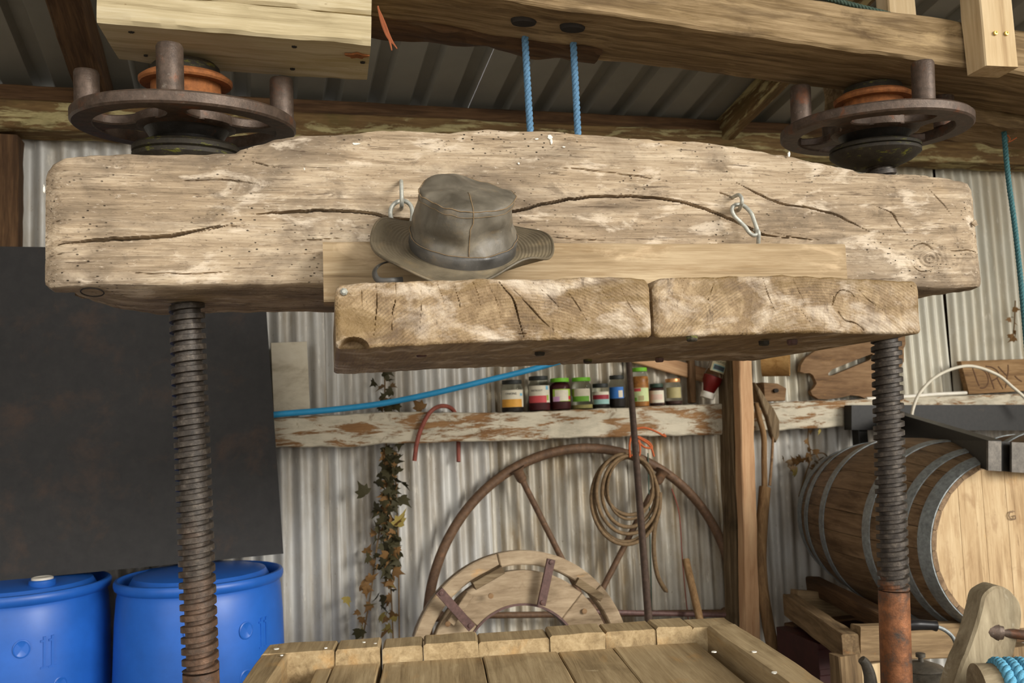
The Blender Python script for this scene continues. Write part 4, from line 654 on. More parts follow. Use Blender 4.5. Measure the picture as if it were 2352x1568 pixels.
# ------------------------------------------------------------------ drums
dpr = [(0, 0.0), (0.262, 0.0), (0.280, 0.02), (0.288, 0.08), (0.292, 0.30), (0.293, 0.46), (0.291, 0.62), (0.286, 0.80), (0.280, 0.875), (0.276, 0.888), (0.277, 0.897), (0.286, 0.903), (0.2895, 0.912), (0.2895, 0.922), (0.285, 0.929), (0.277, 0.930), (0.271, 0.922), (0.266, 0.895), (0.257, 0.889), (0.246, 0.893), (0.238, 0.915), (0.226, 0.934), (0.19, 0.942), (0.10, 0.946), (0, 0.947)]
DR = CAM+ray(461, 1326)*2.90; ya, yb_ = ray(50, 1300)[2], ray(50, 1400)[2]; dl = CAM+ray(50, 1300+100*((DR[2]-EYE)/2.83-ya)/(yb_-ya))*2.83; DS = np.diag([0.92, 0.92, DR[2]/0.915, 1.0])
def drum(label, c, rot, bungs):
    t = thing('plastic_drum', label, 'drum', RZ(c, rot), group='blue plastic drums'); mw = MWD[t.name]@DS
    V, Fc = lathe(dpr, 96, mw); mk('body', V, Fc, M['drum'], t, smooth=40)
    for (x, y) in bungs:
        V, Fc = lathe([(0, 0.935), (0.040, 0.935), (0.042, 0.94), (0.042, 0.953), (0.038, 0.956), (0, 0.956)], 32, mw@T((x, y, 0))); mk('bung_collar', V, Fc, M['drum'], t)
        V, Fc = lathe([(0, 0.9555), (0.034, 0.9555), (0.034, 0.961), (0.030, 0.963), (0.026, 0.961), (0, 0.961)], 32, mw@T((x, y, 0))); mk('bung', V, Fc, M['white'], t)
    for (an, z, r) in ((-1.35, 0.78, 0.026), (-1.35, 0.64, 0.026), (-1.98, 0.80, 0.024), (-1.98, 0.63, 0.024), (-0.95, 0.66, 0.022)):
        m = mw@frame((0.2883*math.cos(an), 0.2883*math.sin(an), z), (-math.sin(an), math.cos(an), 0)); V, Fc = lathe([(0, 0), (r, 0), (r, 0.002), (r-0.003, 0.0035), (r-0.005, 0.002), (0, 0.002)], 24, m@np.array([[1, 0, 0, 0], [0, 0, -1, 0], [0, 1, 0, 0], [0, 0, 0, 1.0]])); mk('moulded_disc', V, Fc, M['drum'], t)
    for j in range(2):
        an = -1.12+j*0.085; m = mw@frame((0.2872*math.cos(an), 0.2872*math.sin(an), 0.72), (-math.sin(an), math.cos(an), 0)); V, Fc = cat_([box((-0.004, -0.003, 0), (0.004, 0.003, 0.085)), box((-0.012, -0.003, -0.006), (0.012, 0.003, 0.0)), box((-0.012, -0.003, 0.070), (-0.004, 0.003, 0.076))]); mk('moulded_numeral', ap(m, V), Fc, M['drum'], t)
drum('blue plastic drum behind the left press screw', (DR[0], DR[1], 0), 0.35, ())
dl[2] = 0; cp = PZ(145, 1357, 0.97*DR[2]/0.915); drum('blue plastic drum with a white bung at the lower left edge', dl, 0.0, ((0.095, -0.150),))

# ------------------------------------------------------------------ black board leaning on the wall above the drums
tr = PY(612, 716, 3.31); br = PY(651, 1271, 3.21); blp = PY(0, 1334, 3.21); Z1 = PY(45, 565, 3.36)[2]; dirv = (tr-br)/(tr[2]-br[2]); topR = br+dirv*(Z1-br[2]); xl = -1.15
bl = blp+(br-blp)*((xl-br[0])/(blp[0]-br[0])-1)*0; bl = np.array([xl, br[1], blp[2]+(br[2]-blp[2])*((xl-blp[0])/(br[0]-blp[0]))]); tlp = np.array([xl, topR[1], Z1-0.01]); th_ = np.array([0, 0.016, 0.002])
tlp[0] -= 0.02; V = [bl, br, topR, tlp]; V = V+[v+th_ for v in V]; Fc = [(0, 1, 2, 3), (7, 6, 5, 4), (0, 4, 5, 1), (1, 5, 6, 2), (2, 6, 7, 3), (3, 7, 4, 0)]
mk('black_board', V, Fc, M['panel'], smooth=0, mw=T(br), label='large black board leaning on the wall above the drums', cat='board')

# ------------------------------------------------------------------ things on and around the painted rail
c0 = PY(671, 945, 3.41); w_ = px(c0, 82); h_ = PY(671, 787, 3.41)[2]-c0[2]; V, Fc = box((-w_/2, -0.008, 0), (w_/2, 0.008, h_), frame(c0+np.array([0, 0.02, 0.004]), (1, 0.02, 0.03)), 0.002); mk('white_board', V, Fc, M['whiteboard'], mw=frame(c0, (1, 0, 0)), label='stained white board standing on the rail beside the black board', cat='board')
V, Fc = tube(cr([PY(440, 985, 3.33), PY(560, 962, 3.33), PY(640, 951, 3.33), PY(760, 941, 3.33), PY(880, 926, 3.33), PY(1000, 902, 3.325), PY(1120, 873, 3.32), PY(1240, 843, 3.315), PY(1380, 800, 3.31), PY(1500, 752, 3.31)], 8), px(PY(900, 920, 3.33), 7), 16); mk('water_pipe', V, Fc, M['pipe'], smooth=60, label='blue water pipe sagging across the wall', cat='pipe')
V, Fc = tube(cr([PY(952, 1058, 3.34), PY(957, 1020, 3.335), PY(967, 985, 3.335), PY(985, 950, 3.34), PY(1006, 934, 3.36), PY(1030, 934, 3.40), PY(1046, 950, 3.45), PY(1052, 985, 3.468), PY(1053, 1030, 3.455), PY(1053, 1060, 3.44)], 8), 0.0085, 10); mk('rubber_hose', V, Fc, M['redhose'], smooth=60, label='short red hose hooked over the painted rail', cat='hose')
# jars
def jar(label, x0, x1, yt, yb, lid, cont, lab, labels, fill=0.9, Y=3.405, body='glass', texts=()):
    c = PY((x0+x1)/2, yb, Y); R_ = px(c, (x1-x0)/2); H = PY((x0+x1)/2, yt, Y)[2]-c[2]; an = math.atan2(-c[1], -c[0]); t = thing('food_jar', label, 'jar', RZ(c+np.array([0, 0, 0.0]), an+math.pi/2), group='jars on the painted rail'); mw = MWD[t.name]; hl = 0.016
    prof = [(0, 0.002), (R_*0.86, 0), (R_*0.97, 0.004), (R_, 0.012), (R_, H*0.70), (R_*0.97, H*0.76), (R_*0.86, H*0.82), (R_*0.83, H-hl-0.002), (R_*0.83, H-0.004), (0, H-0.004)]
    ip = [(0, 0.006), (R_*0.90, 0.006), (R_*0.94, 0.014), (R_*0.94, H*0.69), (R_*0.91, H*0.75), (R_*0.80, H*0.81), (R_*0.78, H-0.006), (0, H-0.006)]
    V, Fc = lathe(prof, 40, mw); mk('glass_body', V, Fc, M[body], t, smooth=40)
    fz = H*fill; pr = [(0, 0.004), (R_*0.93, 0.004), (R_*0.975, 0.013)]+[(r, z) for r, z in ((R_*0.975, min(fz, H*0.69)), (R_*0.945, min(fz, H*0.75)), (R_*0.83, min(fz, H*0.81)))]+[(0, fz)]
    V, Fc = lathe(pr, 32, mw); mk('contents', V, Fc, cont, t, smooth=40)
    V, Fc = lathe([(0, H-hl), (R_*0.89, H-hl), (R_*0.90, H-hl+0.002), (R_*0.90, H-0.003), (R_*0.87, H), (R_*0.6, H-0.001), (0, H-0.001)], 40, mw); mk('lid', V, Fc, lid, t, smooth=40)
    def patch(nm, z0, z1, a0, a1, mat, r=R_+0.0007, par=t):
        n = 18; A = np.linspace(a0, a1, n); V = []; Fc = []
        for (rr, z) in ((r, z0), (r, z1), (r-0.0005, z1), (r-0.0005, z0)): V += [(rr*math.sin(a), -rr*math.cos(a), z) for a in A]
        for j in range(4): Fc += [(j*n+i, j*n+i+1, ((j+1) % 4)*n+i+1, ((j+1) % 4)*n+i) for i in range(n-1)]
        return mk(nm, ap(mw, V), Fc, mat, par)
    first = None
    for i, (y0, y1, a0, a1, mat) in enumerate(labels):
        z0 = H*(yb-y1)/(yb-yt); z1 = H*(yb-y0)/(yb-yt); o = patch('paper_label' if i == 0 else 'label_panel', z0, z1, a0, a1, mat, R_+0.0007+0.0004*i, t if i == 0 else first)
        if i == 0: first = o
    for (s_, y, size, mat, a0) in texts:
        TV, TF = textmesh(s_, size); z = H*(yb-y)/(yb-yt); rr = R_+0.0026; mk('lettering', ap(mw, np.c_[rr*np.sin(TV[:, 0]/rr+a0), -rr*np.cos(TV[:, 0]/rr+a0), TV[:, 1]+z]), TF, mat, first, smooth=0)
PM = lambda n, c: plain(n, c, 0.6, 0.1, 40)
lidk, lidg, lidd, lidc = PM('black_lid', S(40, 42, 38)), PM('green_lid', S(112, 182, 40)), PM('dark_green_lid', S(40, 62, 48)), plain('copper_lid', S(204, 146, 92), 0.35, 0.1, 30, 0.5, 0.5)
pw, po, ppk, pmg, pgr, plg, pbl, pmr, ptl, ppu, pkr, prd = PM('label_white', S(214, 206, 184)), PM('label_orange', S(214, 156, 62)), PM('label_red_pink', S(196, 74, 76)), PM('label_pale_green', S(196, 208, 150)), PM('label_green', S(104, 160, 44)), PM('label_light', S(212, 202, 178)), PM('label_blue', S(52, 112, 184)), PM('label_maroon', S(146, 40, 52)), PM('label_teal', S(140, 178, 172)), PM('label_lilac', S(196, 150, 186)), PM('label_blush', S(214, 186, 168)), PM('label_cherry', S(190, 44, 52))
lime, sky_ = PM('label_lime', S(160, 190, 70)), PM('label_sky', S(120, 178, 204))
cgrey, cred, cpale, cdk, camb, cbr, cyel = PM('brine', S(120, 116, 96)), PM('beetroot', S(70, 14, 20)), PM('pale_relish', S(164, 152, 96)), PM('dark_vinegar', S(34, 24, 22)), plain('amber_pickle', S(168, 108, 46), 0.5, 0.5, 60), PM('brown_chutney', S(62, 34, 26)), PM('yellow_paste', S(170, 158, 110))
jar('onion jar with an orange and white label, first from the left', 1152.6, 1203.6, 873, 947, lidk, cdk, pw, [(896, 935, -1.15, 1.25, pw), (917, 935, -1.15, 0.95, po), (904, 910, 0.75, 1.05, sky_)], 0.16, texts=[('ONIONS', 907, 0.0125, M['ink'], -0.12)])
jar('beetroot jar with a red and white label beneath a black lid', 1214.8, 1264, 864, 944, lidk, cred, pw, [(886, 925, -1.15, 1.35, pw), (909, 925, -1.15, 0.75, ppk), (887, 896, 0.7, 1.0, sky_), (908, 920, 0.78, 1.0, lime)], 0.30, texts=[('BEETROOT', 899, 0.0100, M['ink'], -0.2)])
jar('dark red jar with a bright green lid', 1264, 1312, 868.6, 941, lidg, cred, pmg, [(894, 922, -0.75, 1.2, lime), (896, 921, -0.5, 0.85, pw), (911, 922, -0.72, -0.05, ppu), (910, 918, 0.85, 1.15, prd)], 0.93)
jar('pale green jar with a bright green lid', 1313.6, 1361.5, 867, 939.5, lidg, cpale, pgr, [(893, 922, -1.0, 0.9, plg), (910, 922, -1.0, 0.75, pgr), (893, 910, -1.15, -0.75, lime)], 0.14)
jar('short jar with a maroon and floral label', 1361, 1401, 881, 938, lidk, cdk, pw, [(900, 928, -1.1, 1.2, pw), (907, 917, -1.1, 1.1, pmr), (917, 928, -0.9, 1.1, ptl)], 0.25)
jar('tall jar with a blue label beside the iron pole', 1401, 1438, 862, 936.5, lidk, cdk, pbl, [(889, 915, -1.2, 0.85, pbl), (897, 913, 0.15, 0.7, plg)], 0.32)
jar('tall amber pickle jar with a lime green lid', 1452, 1492, 844.6, 935, lidg, camb, pmg, [(891, 922, -1.1, 1.2, pmg), (892, 899, -0.7, 0.1, ppk), (913, 921, -1.0, -0.4, pgr), (909, 920, -0.2, 0.4, cyel)], 0.78)
jar('short jar with a plain white label and dark green lid', 1493, 1527, 881, 933, lidd, cbr, pkr, [(897, 925, -1.2, 1.2, pw), (906, 918, -0.8, 0.8, pkr)], 0.80)
jar('small yellow jar with a copper lid, rightmost in the row', 1529, 1567, 869.5, 930, lidc, cbr, cyel, [(890, 914, -0.9, 1.1, cyel)], 0.16)
# upside-down sauce bottle leaning on the post
A_ = PY(1625, 908, 3.35); B_ = PY(1650, 825, 3.33); ax = (B_-A_)/np.linalg.norm(B_-A_); bt = thing('sauce_bottle', 'upside-down red sauce bottle with a white cap leaning on the post', 'bottle', A_); y_ = np.cross(ax, (1, 0, 0)); y_ /= np.linalg.norm(y_); x_ = np.cross(y_, ax); BM = np.eye(4); BM[:3, 0] = x_; BM[:3, 1] = y_; BM[:3, 2] = ax; BM[:3, 3] = A_-ax*0.012
V, Fc = lathe([(0, 0), (0.026, 0), (0.028, 0.003), (0.028, 0.024), (0.026, 0.027), (0, 0.027)], 36, BM@np.diag([1.1, 1, 1, 1])); mk('cap', V, Fc, M['white'], bt)
pr = [(0, 0.026), (0.024, 0.026), (0.030, 0.050), (0.040, 0.075), (0.041, 0.100), (0.036, 0.125), (0.034, 0.150), (0.036, 0.190), (0.034, 0.24), (0.020, 0.25), (0, 0.25)]; V, Fc = lathe(pr, 40, BM@np.diag([1.05, 0.8, 1, 1])); mk('bottle_wall', V, Fc, M['clear'], bt, smooth=50)
sauce = plain('red_sauce', S(120, 22, 20), 0.4, 0.15, 30); V, Fc = lathe([(0, 0.028), (0.022, 0.028), (0.0285, 0.051), (0.0385, 0.075), (0.0395, 0.098), (0, 0.106)], 40, BM@np.diag([1.05, 0.8, 1, 1])); mk('sauce', V, Fc, sauce, bt, smooth=50)
def flatlabel(z0, z1, w, mat, off, nm, par): 
    n = 12; V = []; A = np.linspace(-w, w, n); sgn = -1.0 if (BM[:3, 1]@(CAM-A_)) < 0 else 1.0
    for z in (z0, z1): V += [((0.036+off)*1.05*math.sin(a), sgn*(0.036+off)*0.8*math.cos(a), z) for a in A]
    return mk(nm, ap(BM, V), [(i, i+1, n+i+1, n+i) for i in range(n-1)], mat, par), sgn
lb, sg = flatlabel(0.118, 0.20, 0.95, PM('sauce_label', S(196, 186, 150)), 0.004, 'paper_label', bt); l2, _ = flatlabel(0.124, 0.150, 0.7, ptl, 0.0048, 'label_panel', lb); l3, _ = flatlabel(0.128, 0.146, 0.62, PM('label_slate', S(60, 70, 76)), 0.0056, 'label_panel', lb)
TV, TF = textmesh('TOMATO', 0.013); rr = 0.0418; mk('lettering', ap(BM, np.c_[-sg*-1*rr*1.05*np.sin(TV[:, 0]/rr), sg*rr*0.8*np.cos(TV[:, 0]/rr), 0.168-TV[:, 1]]), TF, M['ink'], lb, smooth=0)
# timber scraps behind the jars
timber('loose_plank', PY(1440, 812, 3.44), PY(1640, 868, 3.44), 0.02, 0.062, M['pine'], label='brown plank slanting behind the copper lidded jar', cat='plank', rough=0.001)
timber('short_stick', PY(1590, 925, 3.42), PY(1585, 800, 3.44), 0.03, 0.03, M['board'], up=(1, 0, 0), label='short wooden stick upright beside the sauce bottle', cat='stick')

# ------------------------------------------------------------------ iron wheel tyre with pipe spokes
TC = np.array([1.319, 3.385, 0.634]); TR = 0.668; tyre = thing('cart_wheel', 'large brown iron wheel rim with tube spokes against the wall', 'wheel', (1.319, 3.38, 0.0)); an = np.arange(120)/120*2*math.pi; lean = 0.02
V, Fc = tube(np.c_[TC[0]+TR*np.cos(an), np.full(120, 3.385)+lean*np.sin(an), TC[2]+TR*np.sin(an)], 0.020, 12, True, 1.0); mk('rim', V, Fc, M['tyre'], tyre, smooth=60)
V, Fc = lathe([(0, -0.06), (0.05, -0.06), (0.06, -0.03), (0.06, 0.03), (0.05, 0.06), (0, 0.06)], 28, frame(TC, (1, 0, 0), (0, -1, 0.0))); mk('hub', V, Fc, M['tyre'], tyre)
for a in (math.radians(115.5), math.radians(57), math.radians(175), math.radians(-5), math.radians(-65), math.radians(-125)):
    d = np.array([math.cos(a), 0, math.sin(a)]); V, Fc = tube([TC+d*0.05, TC+d*0.3, TC+d*(TR-0.05)], [0.0125]*3, 10); mk('spoke', V, Fc, M['tyre'], tyre, smooth=60)
    V, Fc = tube([TC+d*(TR-0.062), TC+d*(TR-0.05), TC+d*(TR-0.02), TC+d*(TR-0.005)], [0.016, 0.022, 0.022, 0.034], 12); mk('socket', V, Fc, M['tyre'], tyre, smooth=60)
# ------------------------------------------------------------------ coiled cane with orange twine
def wp(x, y, Y): return PY(x, y, Y)
def oval(cx, cy, rx, ry, Y, ph=0.0, n=40, tilt=0.0): return [wp(cx+rx*math.cos(t)*math.cos(tilt)-ry*math.sin(t)*math.sin(tilt), cy-ry*math.sin(t)*math.cos(tilt)-rx*math.cos(t)*math.sin(tilt), Y+0.012*math.sin(t+ph)) for t in np.arange(n)/n*2*math.pi]
coil = thing('cane_coil', 'coil of brown cane hanging below the rail with orange twine', 'coil', PY(1440, 1250, 3.30))
for i, (cx, cy, rx, ry, Y, tl_) in enumerate([(1436, 1148, 78, 102, 3.30, .05), (1436, 1145, 72, 99, 3.315, .02), (1445, 1128, 62, 82, 3.29, -.05), (1447, 1120, 52, 72, 3.30, -.05), (1446, 1116, 57, 66, 3.31, 0.0), (1440, 1134, 70, 92, 3.285, .08)]):
    mk('cane_loop', *tube(oval(cx, cy, rx, ry, Y, i*1.3, 48, tl_), 0.0078 if i != 3 else 0.006, 8, True), M['coil'], coil, smooth=60)
V, Fc = tube(cr([wp(1516, 1130, 3.30), wp(1514, 1170, 3.295), wp(1503, 1215, 3.29), wp(1502, 1270, 3.285), wp(1510, 1320, 3.28), wp(1524, 1348, 3.28), wp(1534, 1360, 3.28)], 8), [0.010]*44+[0.009, 0.007, 0.005, 0.003, 0.001], 8); mk('cane_tail', V, Fc, M['coil'], coil, smooth=60)
for pts in ([(1447, 1050), (1446, 1020), (1452, 990), (1450, 960), (1452, 935)], [(1458, 985), (1480, 982), (1505, 990), (1528, 1002), (1524, 996)], [(1455, 1000), (1478, 1025), (1497, 1028), (1490, 1015), (1466, 1002)], [(1462, 1002), (1492, 1022), (1502, 1048)], [(1450, 1045), (1462, 1048), (1470, 1040), (1468, 1010)]):
    mk('twine', *tube(cr([wp(x, y, 3.27) for x, y in pts], 6), 0.0044, 7), M['orange'], coil, smooth=60)
# ------------------------------------------------------------------ leaning iron pole and other sticks
V, Fc = tube([PY(1440, 775, 3.26), PY(1446, 860, 3.20), PY(1464, 1090, 2.96), PY(1490, 1425, 2.60), PY(1512, 1700, 2.28)], [0.0125]*5, 16); mk('iron_pole', V, Fc, M['pole'], smooth=60, label='dark iron pole leaning in front of the coiled cane', cat='pole')
V, Fc = tube(cr([PY(1575, 1285, 3.25), PY(1588, 1340, 3.2), PY(1602, 1400, 3.15), PY(1622, 1480, 3.08), PY(1650, 1580, 3.0)], 5), [0.0155]*21, 12); mk('tool_handle', V, Fc, M['tool'], smooth=60, mw=frame(V[0], (0.05, 0.05, 1), (1, 0, 0)), label='short wooden tool handle standing left of the grey post', cat='handle')
V, Fc = tube([PY(1340, 1404, 3.2), PY(1500, 1408, 3.22), PY(1665, 1412, 3.24)], [0.010]*3, 10); mk('iron_bar', V, Fc, M['strap'], label='thin rusty bar lying level behind the tray', cat='bar')
V, Fc = tube(cr([PY(1543, 1122, 3.35), PY(1560, 1180, 3.36), PY(1567, 1280, 3.38), PY(1575, 1370, 3.39), PY(1582, 1430, 3.4)], 6), 0.0022, 6); mk('hanging_cord', V, Fc, M['redhose'], label='thin red cord hanging from the right wheel spoke', cat='cord')
V, Fc = tube([PY(1488, 1040, 3.38), PY(1492, 1180, 3.38), PY(1497, 1420, 3.38)], 0.0028, 6); mk('hanging_cord', V, Fc, M['darkgreenrope'], label='thin dark green cord hanging behind the iron pole', cat='cord')
# ------------------------------------------------------------------ wooden wheel segments with iron straps
wc = PY(1197, 1532, 2.86); r0 = lambda p: px(wc, p); lw = thing('wooden_ring', 'old wooden ring of curved segments with iron straps behind the tray', 'ring', (wc[0], wc[1], wc[2]-r0(262))); WM = frame(wc, (1, -0.06, 0), (0, 0.10, 1.0))
def arc(a0, a1, ri, ro, n=16): A = np.linspace(a0, a1, n); return np.vstack([np.c_[ro*np.cos(A), ro*np.sin(A)], np.c_[ri*np.cos(A[::-1]), ri*np.sin(A[::-1])]])
for k in range(6):
    a = math.radians(-20+60*k); V, Fc = prism(arc(a+0.004, a+math.pi/3-0.004, r0(229), r0(262)), 0.055, WM@T((0, -0.03, 0)), 0.004); mk('outer_segment', V, Fc, M['felloe'], lw, mw=WM)
for k in range(4):
    a = math.radians(-45+90*k); V, Fc = prism(arc(a+0.003, a+math.pi/2-0.003, r0(140), r0(217), 24), 0.05, WM@T((0, -0.025, 0)), 0.003); mk('inner_segment', V, Fc, M['felloe'], lw, mw=WM)
V, Fc = lathe([(r0(138), -0.03), (r0(143), -0.03), (r0(143), 0.03), (r0(138), 0.03), (r0(138), -0.03)], 64, WM@np.array([[1, 0, 0, 0], [0, 0, -1, 0], [0, 1, 0, 0], [0, 0, 0, 1.0]])); mk('inner_band', V, [f for f in Fc if len(f) == 4], M['strap'], lw)
for (x0, y0, x1, y1) in ((1008, 1356, 1084, 1442), (1266, 1284, 1243, 1390)):
    a = PY(x0, y0, 2.815); b = PY(x1, y1, 2.815); V, Fc = box((0, -0.004, -r0(10)), (np.linalg.norm(b-a), 0.006, r0(10)), frame(a, b-a, np.cross(b-a, (0, 1, 0))), 0.001); o = mk('iron_strap', V, Fc, M['strap'], lw)
    for t in (0.06, 0.93): V, Fc = lathe([(0, 0), (0.008, 0), (0.007, 0.004), (0, 0.006)], 12, frame(a+(b-a)*t+np.array([0, -0.004, 0]), (1, 0, 0))@np.array([[1, 0, 0, 0], [0, 0, -1, 0], [0, 1, 0, 0], [0, 0, 0, 1.0]])); mk('rivet', V, Fc, M['strap'], o)
for (x, y, a_) in ((1120, 1325, 0.42), (1350, 1352, -0.62), (1055, 1395, 0.9)):
    p = PY(x, y, 2.85); V, Fc = box((-r0(38), -0.02, -r0(9)), (r0(38), 0.02, r0(9)), frame(p, (math.cos(a_), 0, math.sin(a_))), 0.002); mk('spacer_block', V, Fc, M['grey'] if x != 1055 else M['felloe'], lw)
for (x, y) in ((1127, 1368), (1342, 1403), (1028, 1432)): V, Fc = lathe([(0, 0), (0.009, 0), (0.009, 0.004), (0, 0.006)], 12, frame(PY(x, y, 2.832), (1, 0, 0))@np.array([[1, 0, 0, 0], [0, 0, -1, 0], [0, 1, 0, 0], [0, 0, 0, 1.0]])); mk('peg', V, Fc, M['board'], lw)

# ------------------------------------------------------------------ scythe-like tools right of the stud
hd = thing('old_tool', 'long old wooden tool with a bent handle right of the pine stud', 'tool', PY(1790, 1560, 3.2))
V, Fc = tube(cr([PY(1757, 1118, 3.26), PY(1752, 1180, 3.25), PY(1747, 1260, 3.24), PY(1750, 1340, 3.22), PY(1762, 1420, 3.2), PY(1778, 1500, 3.18), PY(1800, 1600, 3.16)], 8), [0.024, 0.025]+[0.0245]*47, 12); V = V+0.002*fbm(V*25, 5)[:, None]; mk('handle', V, Fc, M['tool'], hd, frame(V[0], (0, 0, 1), (1, 0, 0)), smooth=60)
V, Fc = tube(cr([PY(1737, 925, 3.30), PY(1744, 960, 3.29), PY(1754, 1000, 3.28), PY(1755, 1060, 3.27), PY(1756, 1125, 3.26)], 6), 0.0125, 8); mk('shank', V, Fc, M['tool'], hd, frame(V[0], (0, 0, 1), (1, 0, 0)), smooth=60)
V, Fc = tube(cr([PY(1776, 985, 3.28), PY(1773, 1050, 3.27), PY(1768, 1115, 3.26)], 6), 0.006, 8); mk('stay', V, Fc, M['board'], hd, smooth=60)
o2 = [PY(x, y, 3.27) for x, y in ((1732, 878), (1745, 890), (1762, 918), (1778, 938), (1791, 965), (1791, 1000), (1783, 1016), (1774, 1000), (1764, 960), (1748, 920))]; O_ = o2[0]; V, Fc = prism([((p-O_)[0], (p-O_)[2]) for p in o2], 0.03, T(O_), 0.004); mk('blade_guard', V, Fc, M['grey'], hd, frame(V[0], (0.3, 0, 1), (1, 0, 0)))
# sieve hoop hanging on the wall
sc_ = PY(1780, 818, 3.36); sv = thing('wooden_hoop', 'round bentwood hoop hanging beside the pine stud', 'hoop', sc_); q = PY(1780, 818, 3.30); R_ = px(q, 46); axd = np.array([0.80, -0.60, -0.04]); HM2 = frame(q-axd/np.linalg.norm(axd)*0.055, np.cross((0, 0, 1.0), axd), axd)
V, Fc = lathe([(R_-0.006, 0), (R_, 0), (R_, 0.115), (R_-0.006, 0.115), (R_-0.006, 0)], 48, HM2); mk('hoop_wall', V, [f for f in Fc if len(f) == 4], wood('bentwood', S(120, 86, 46), S(176, 136, 82), S(200, 162, 106), gx=3, gy=40), sv, smooth=40)
V, Fc = lathe([(0, 0.004), (R_-0.007, 0.004), (R_-0.007, 0.008), (0, 0.008)], 48, HM2); mk('hoop_back', V, Fc, M['board'], sv)
# notched wooden block on the rail
p = PY(1768, 922, 3.40); V, Fc = prism([(-0.055, 0), (0.05, 0), (0.062, 0.055), (0.02, 0.078), (-0.055, 0.085)], 0.09, frame(p+np.array([0, -0.045, 0]), (1, 0, 0)), 0.004); mk('wooden_block', V, Fc, M['board'], label='notched wooden block sitting on the rail behind the old tool', cat='block')
V, Fc = lathe([(0, 0), (0.009, 0), (0.009, 0.012), (0, 0.012)], 16, frame(PY(1780, 897, 3.3545), (1, 0, 0))@np.array([[1.3, 0, 0, 0], [0, 0, -1, 0], [0, 1, 0, 0], [0, 0, 0, 1.0]])); mk('hole', V, Fc, M['grime'], bpy.data.objects['wooden_block'])  # shade inside the hole drawn as a dark disc
# brown slotted board
pts = [(1838, 853), (1840, 838), (1850, 822), (1872, 806), (1930, 770), (2000, 750), (2078, 752), (2080, 790), (2076, 830), (2066, 850), (2040, 900), (2010, 914), (1990, 916), (1975, 909), (1955, 907), (1935, 912), (1900, 917), (1880, 916), (1866, 907), (1862, 898), (1870, 890), (1876, 880), (1868, 862), (1860, 856), (1848, 857)]
bo = PY(1950, 900, 3.40); lean_ = lambda p: p+np.array([0, 0.35*(p[2]-bo[2]), 0])*0
P_ = [PY(x, y, 3.405) for x, y in pts]; slot = [PY(x, y, 3.405) for x, y in ((1902, 858), (1912, 848), (1990, 817), (2004, 812), (2006, 819), (1995, 828), (1915, 861), (1904, 863))]
# board in two lobes joined beyond the slot so the wall shows through
up_ = [PY(x, y, 3.405) for x, y in ((1838, 853), (1840, 838), (1850, 822), (1872, 806), (1930, 770), (2000, 750), (2078, 752), (2080, 790), (2076, 800), (2004, 812), (1990, 817), (1912, 848), (1902, 858), (1868, 862), (1860, 856), (1848, 857))]
lo_ = [PY(x, y, 3.405) for x, y in ((1902, 858), (1904, 863), (1915, 861), (1995, 828), (2006, 819), (2004, 812), (2076, 800), (2076, 830), (2066, 850), (2040, 900), (2010, 914), (1990, 916), (1975, 909), (1955, 907), (1935, 912), (1900, 917), (1880, 916), (1866, 907), (1862, 898), (1870, 890), (1876, 880), (1868, 862))]
sb = thing('slotted_board', 'shaped brown board with a long slot standing on the rail', 'board', bo)
for nm, LL in (('upper_lobe', up_), ('lower_lobe', lo_)): V, Fc = prism([((p-bo)[0], (p-bo)[2]) for p in LL], 0.022, T((bo[0], 3.405, bo[2]))); V = V.copy(); mk(nm, V, Fc, M['board'], sb, smooth=0)
# sign with burnt letters
S0 = PY(2226, 905, 3.385); sgn_ = thing('wooden_sign', 'small wooden sign with burnt letters on the rail at right', 'sign', S0); qd = [PY(x, y, 3.385) for x, y in ((2226, 905), (2420, 894), (2408, 822), (2207, 829))]
V, Fc = prism([((p-S0)[0], (p-S0)[2]) for p in qd], 0.028, T(S0), 0.002); mk('sign_board', V, Fc, M['board' if 0 else 'tool'], sgn_)
Q = lambda x, y: PY(2150+x/7.84, 780+y/7.84, 3.3835)
for st_ in ([(660, 510), (700, 620), (740, 740), (782, 835)], [(800, 520), (880, 570), (930, 650), (945, 750), (915, 830), (860, 868), (795, 868)], [(925, 545), (970, 660), (1010, 770), (1050, 885)], [(895, 478), (1000, 495), (1090, 545), (1130, 610), (1105, 685), (1015, 735)], [(1095, 680), (1150, 780), (1210, 885)], [(1120, 480), (1190, 560), (1280, 650)], [(1300, 450), (1302, 550), (1290, 650)], [(1285, 650), (1272, 760), (1250, 868)], [(1420, 650), (1480, 710), (1545, 750)]):
    V, Fc = tube(cr([Q(*s_) for s_ in st_], 5), 0.0036, 6); V[:, 1] = 3.3845+(V[:, 1]-3.3835)*0.4; mk('letter_stroke', V, Fc, M['char'], sgn_, smooth=60)
# white conduit and cable
V, Fc = tube([PY(1990, 916, 3.37), PY(2090, 910, 3.37), PY(2150, 905, 3.37), PY(2219, 902, 3.37)], 0.0085, 12); mk('white_conduit', V, Fc, M['white'], smooth=60, label='white plastic conduit lying on the rail left of the sign', cat='conduit')
V, Fc = tube(cr([PY(2092, 965, 3.22), PY(2098, 935, 3.22), PY(2112, 903, 3.22), PY(2145, 868, 3.23), (PY(2190, 846, 3.24)), PY(2235, 841, 3.24), PY(2290, 860, 3.23), PY(2325, 888, 3.22), PY(2352, 912, 3.21), PY(2385, 950, 3.2)], 8), 0.0072, 10); mk('white_cable', V, Fc, M['cream'], smooth=60, label='pale cable looping over the black steel frame', cat='cable')
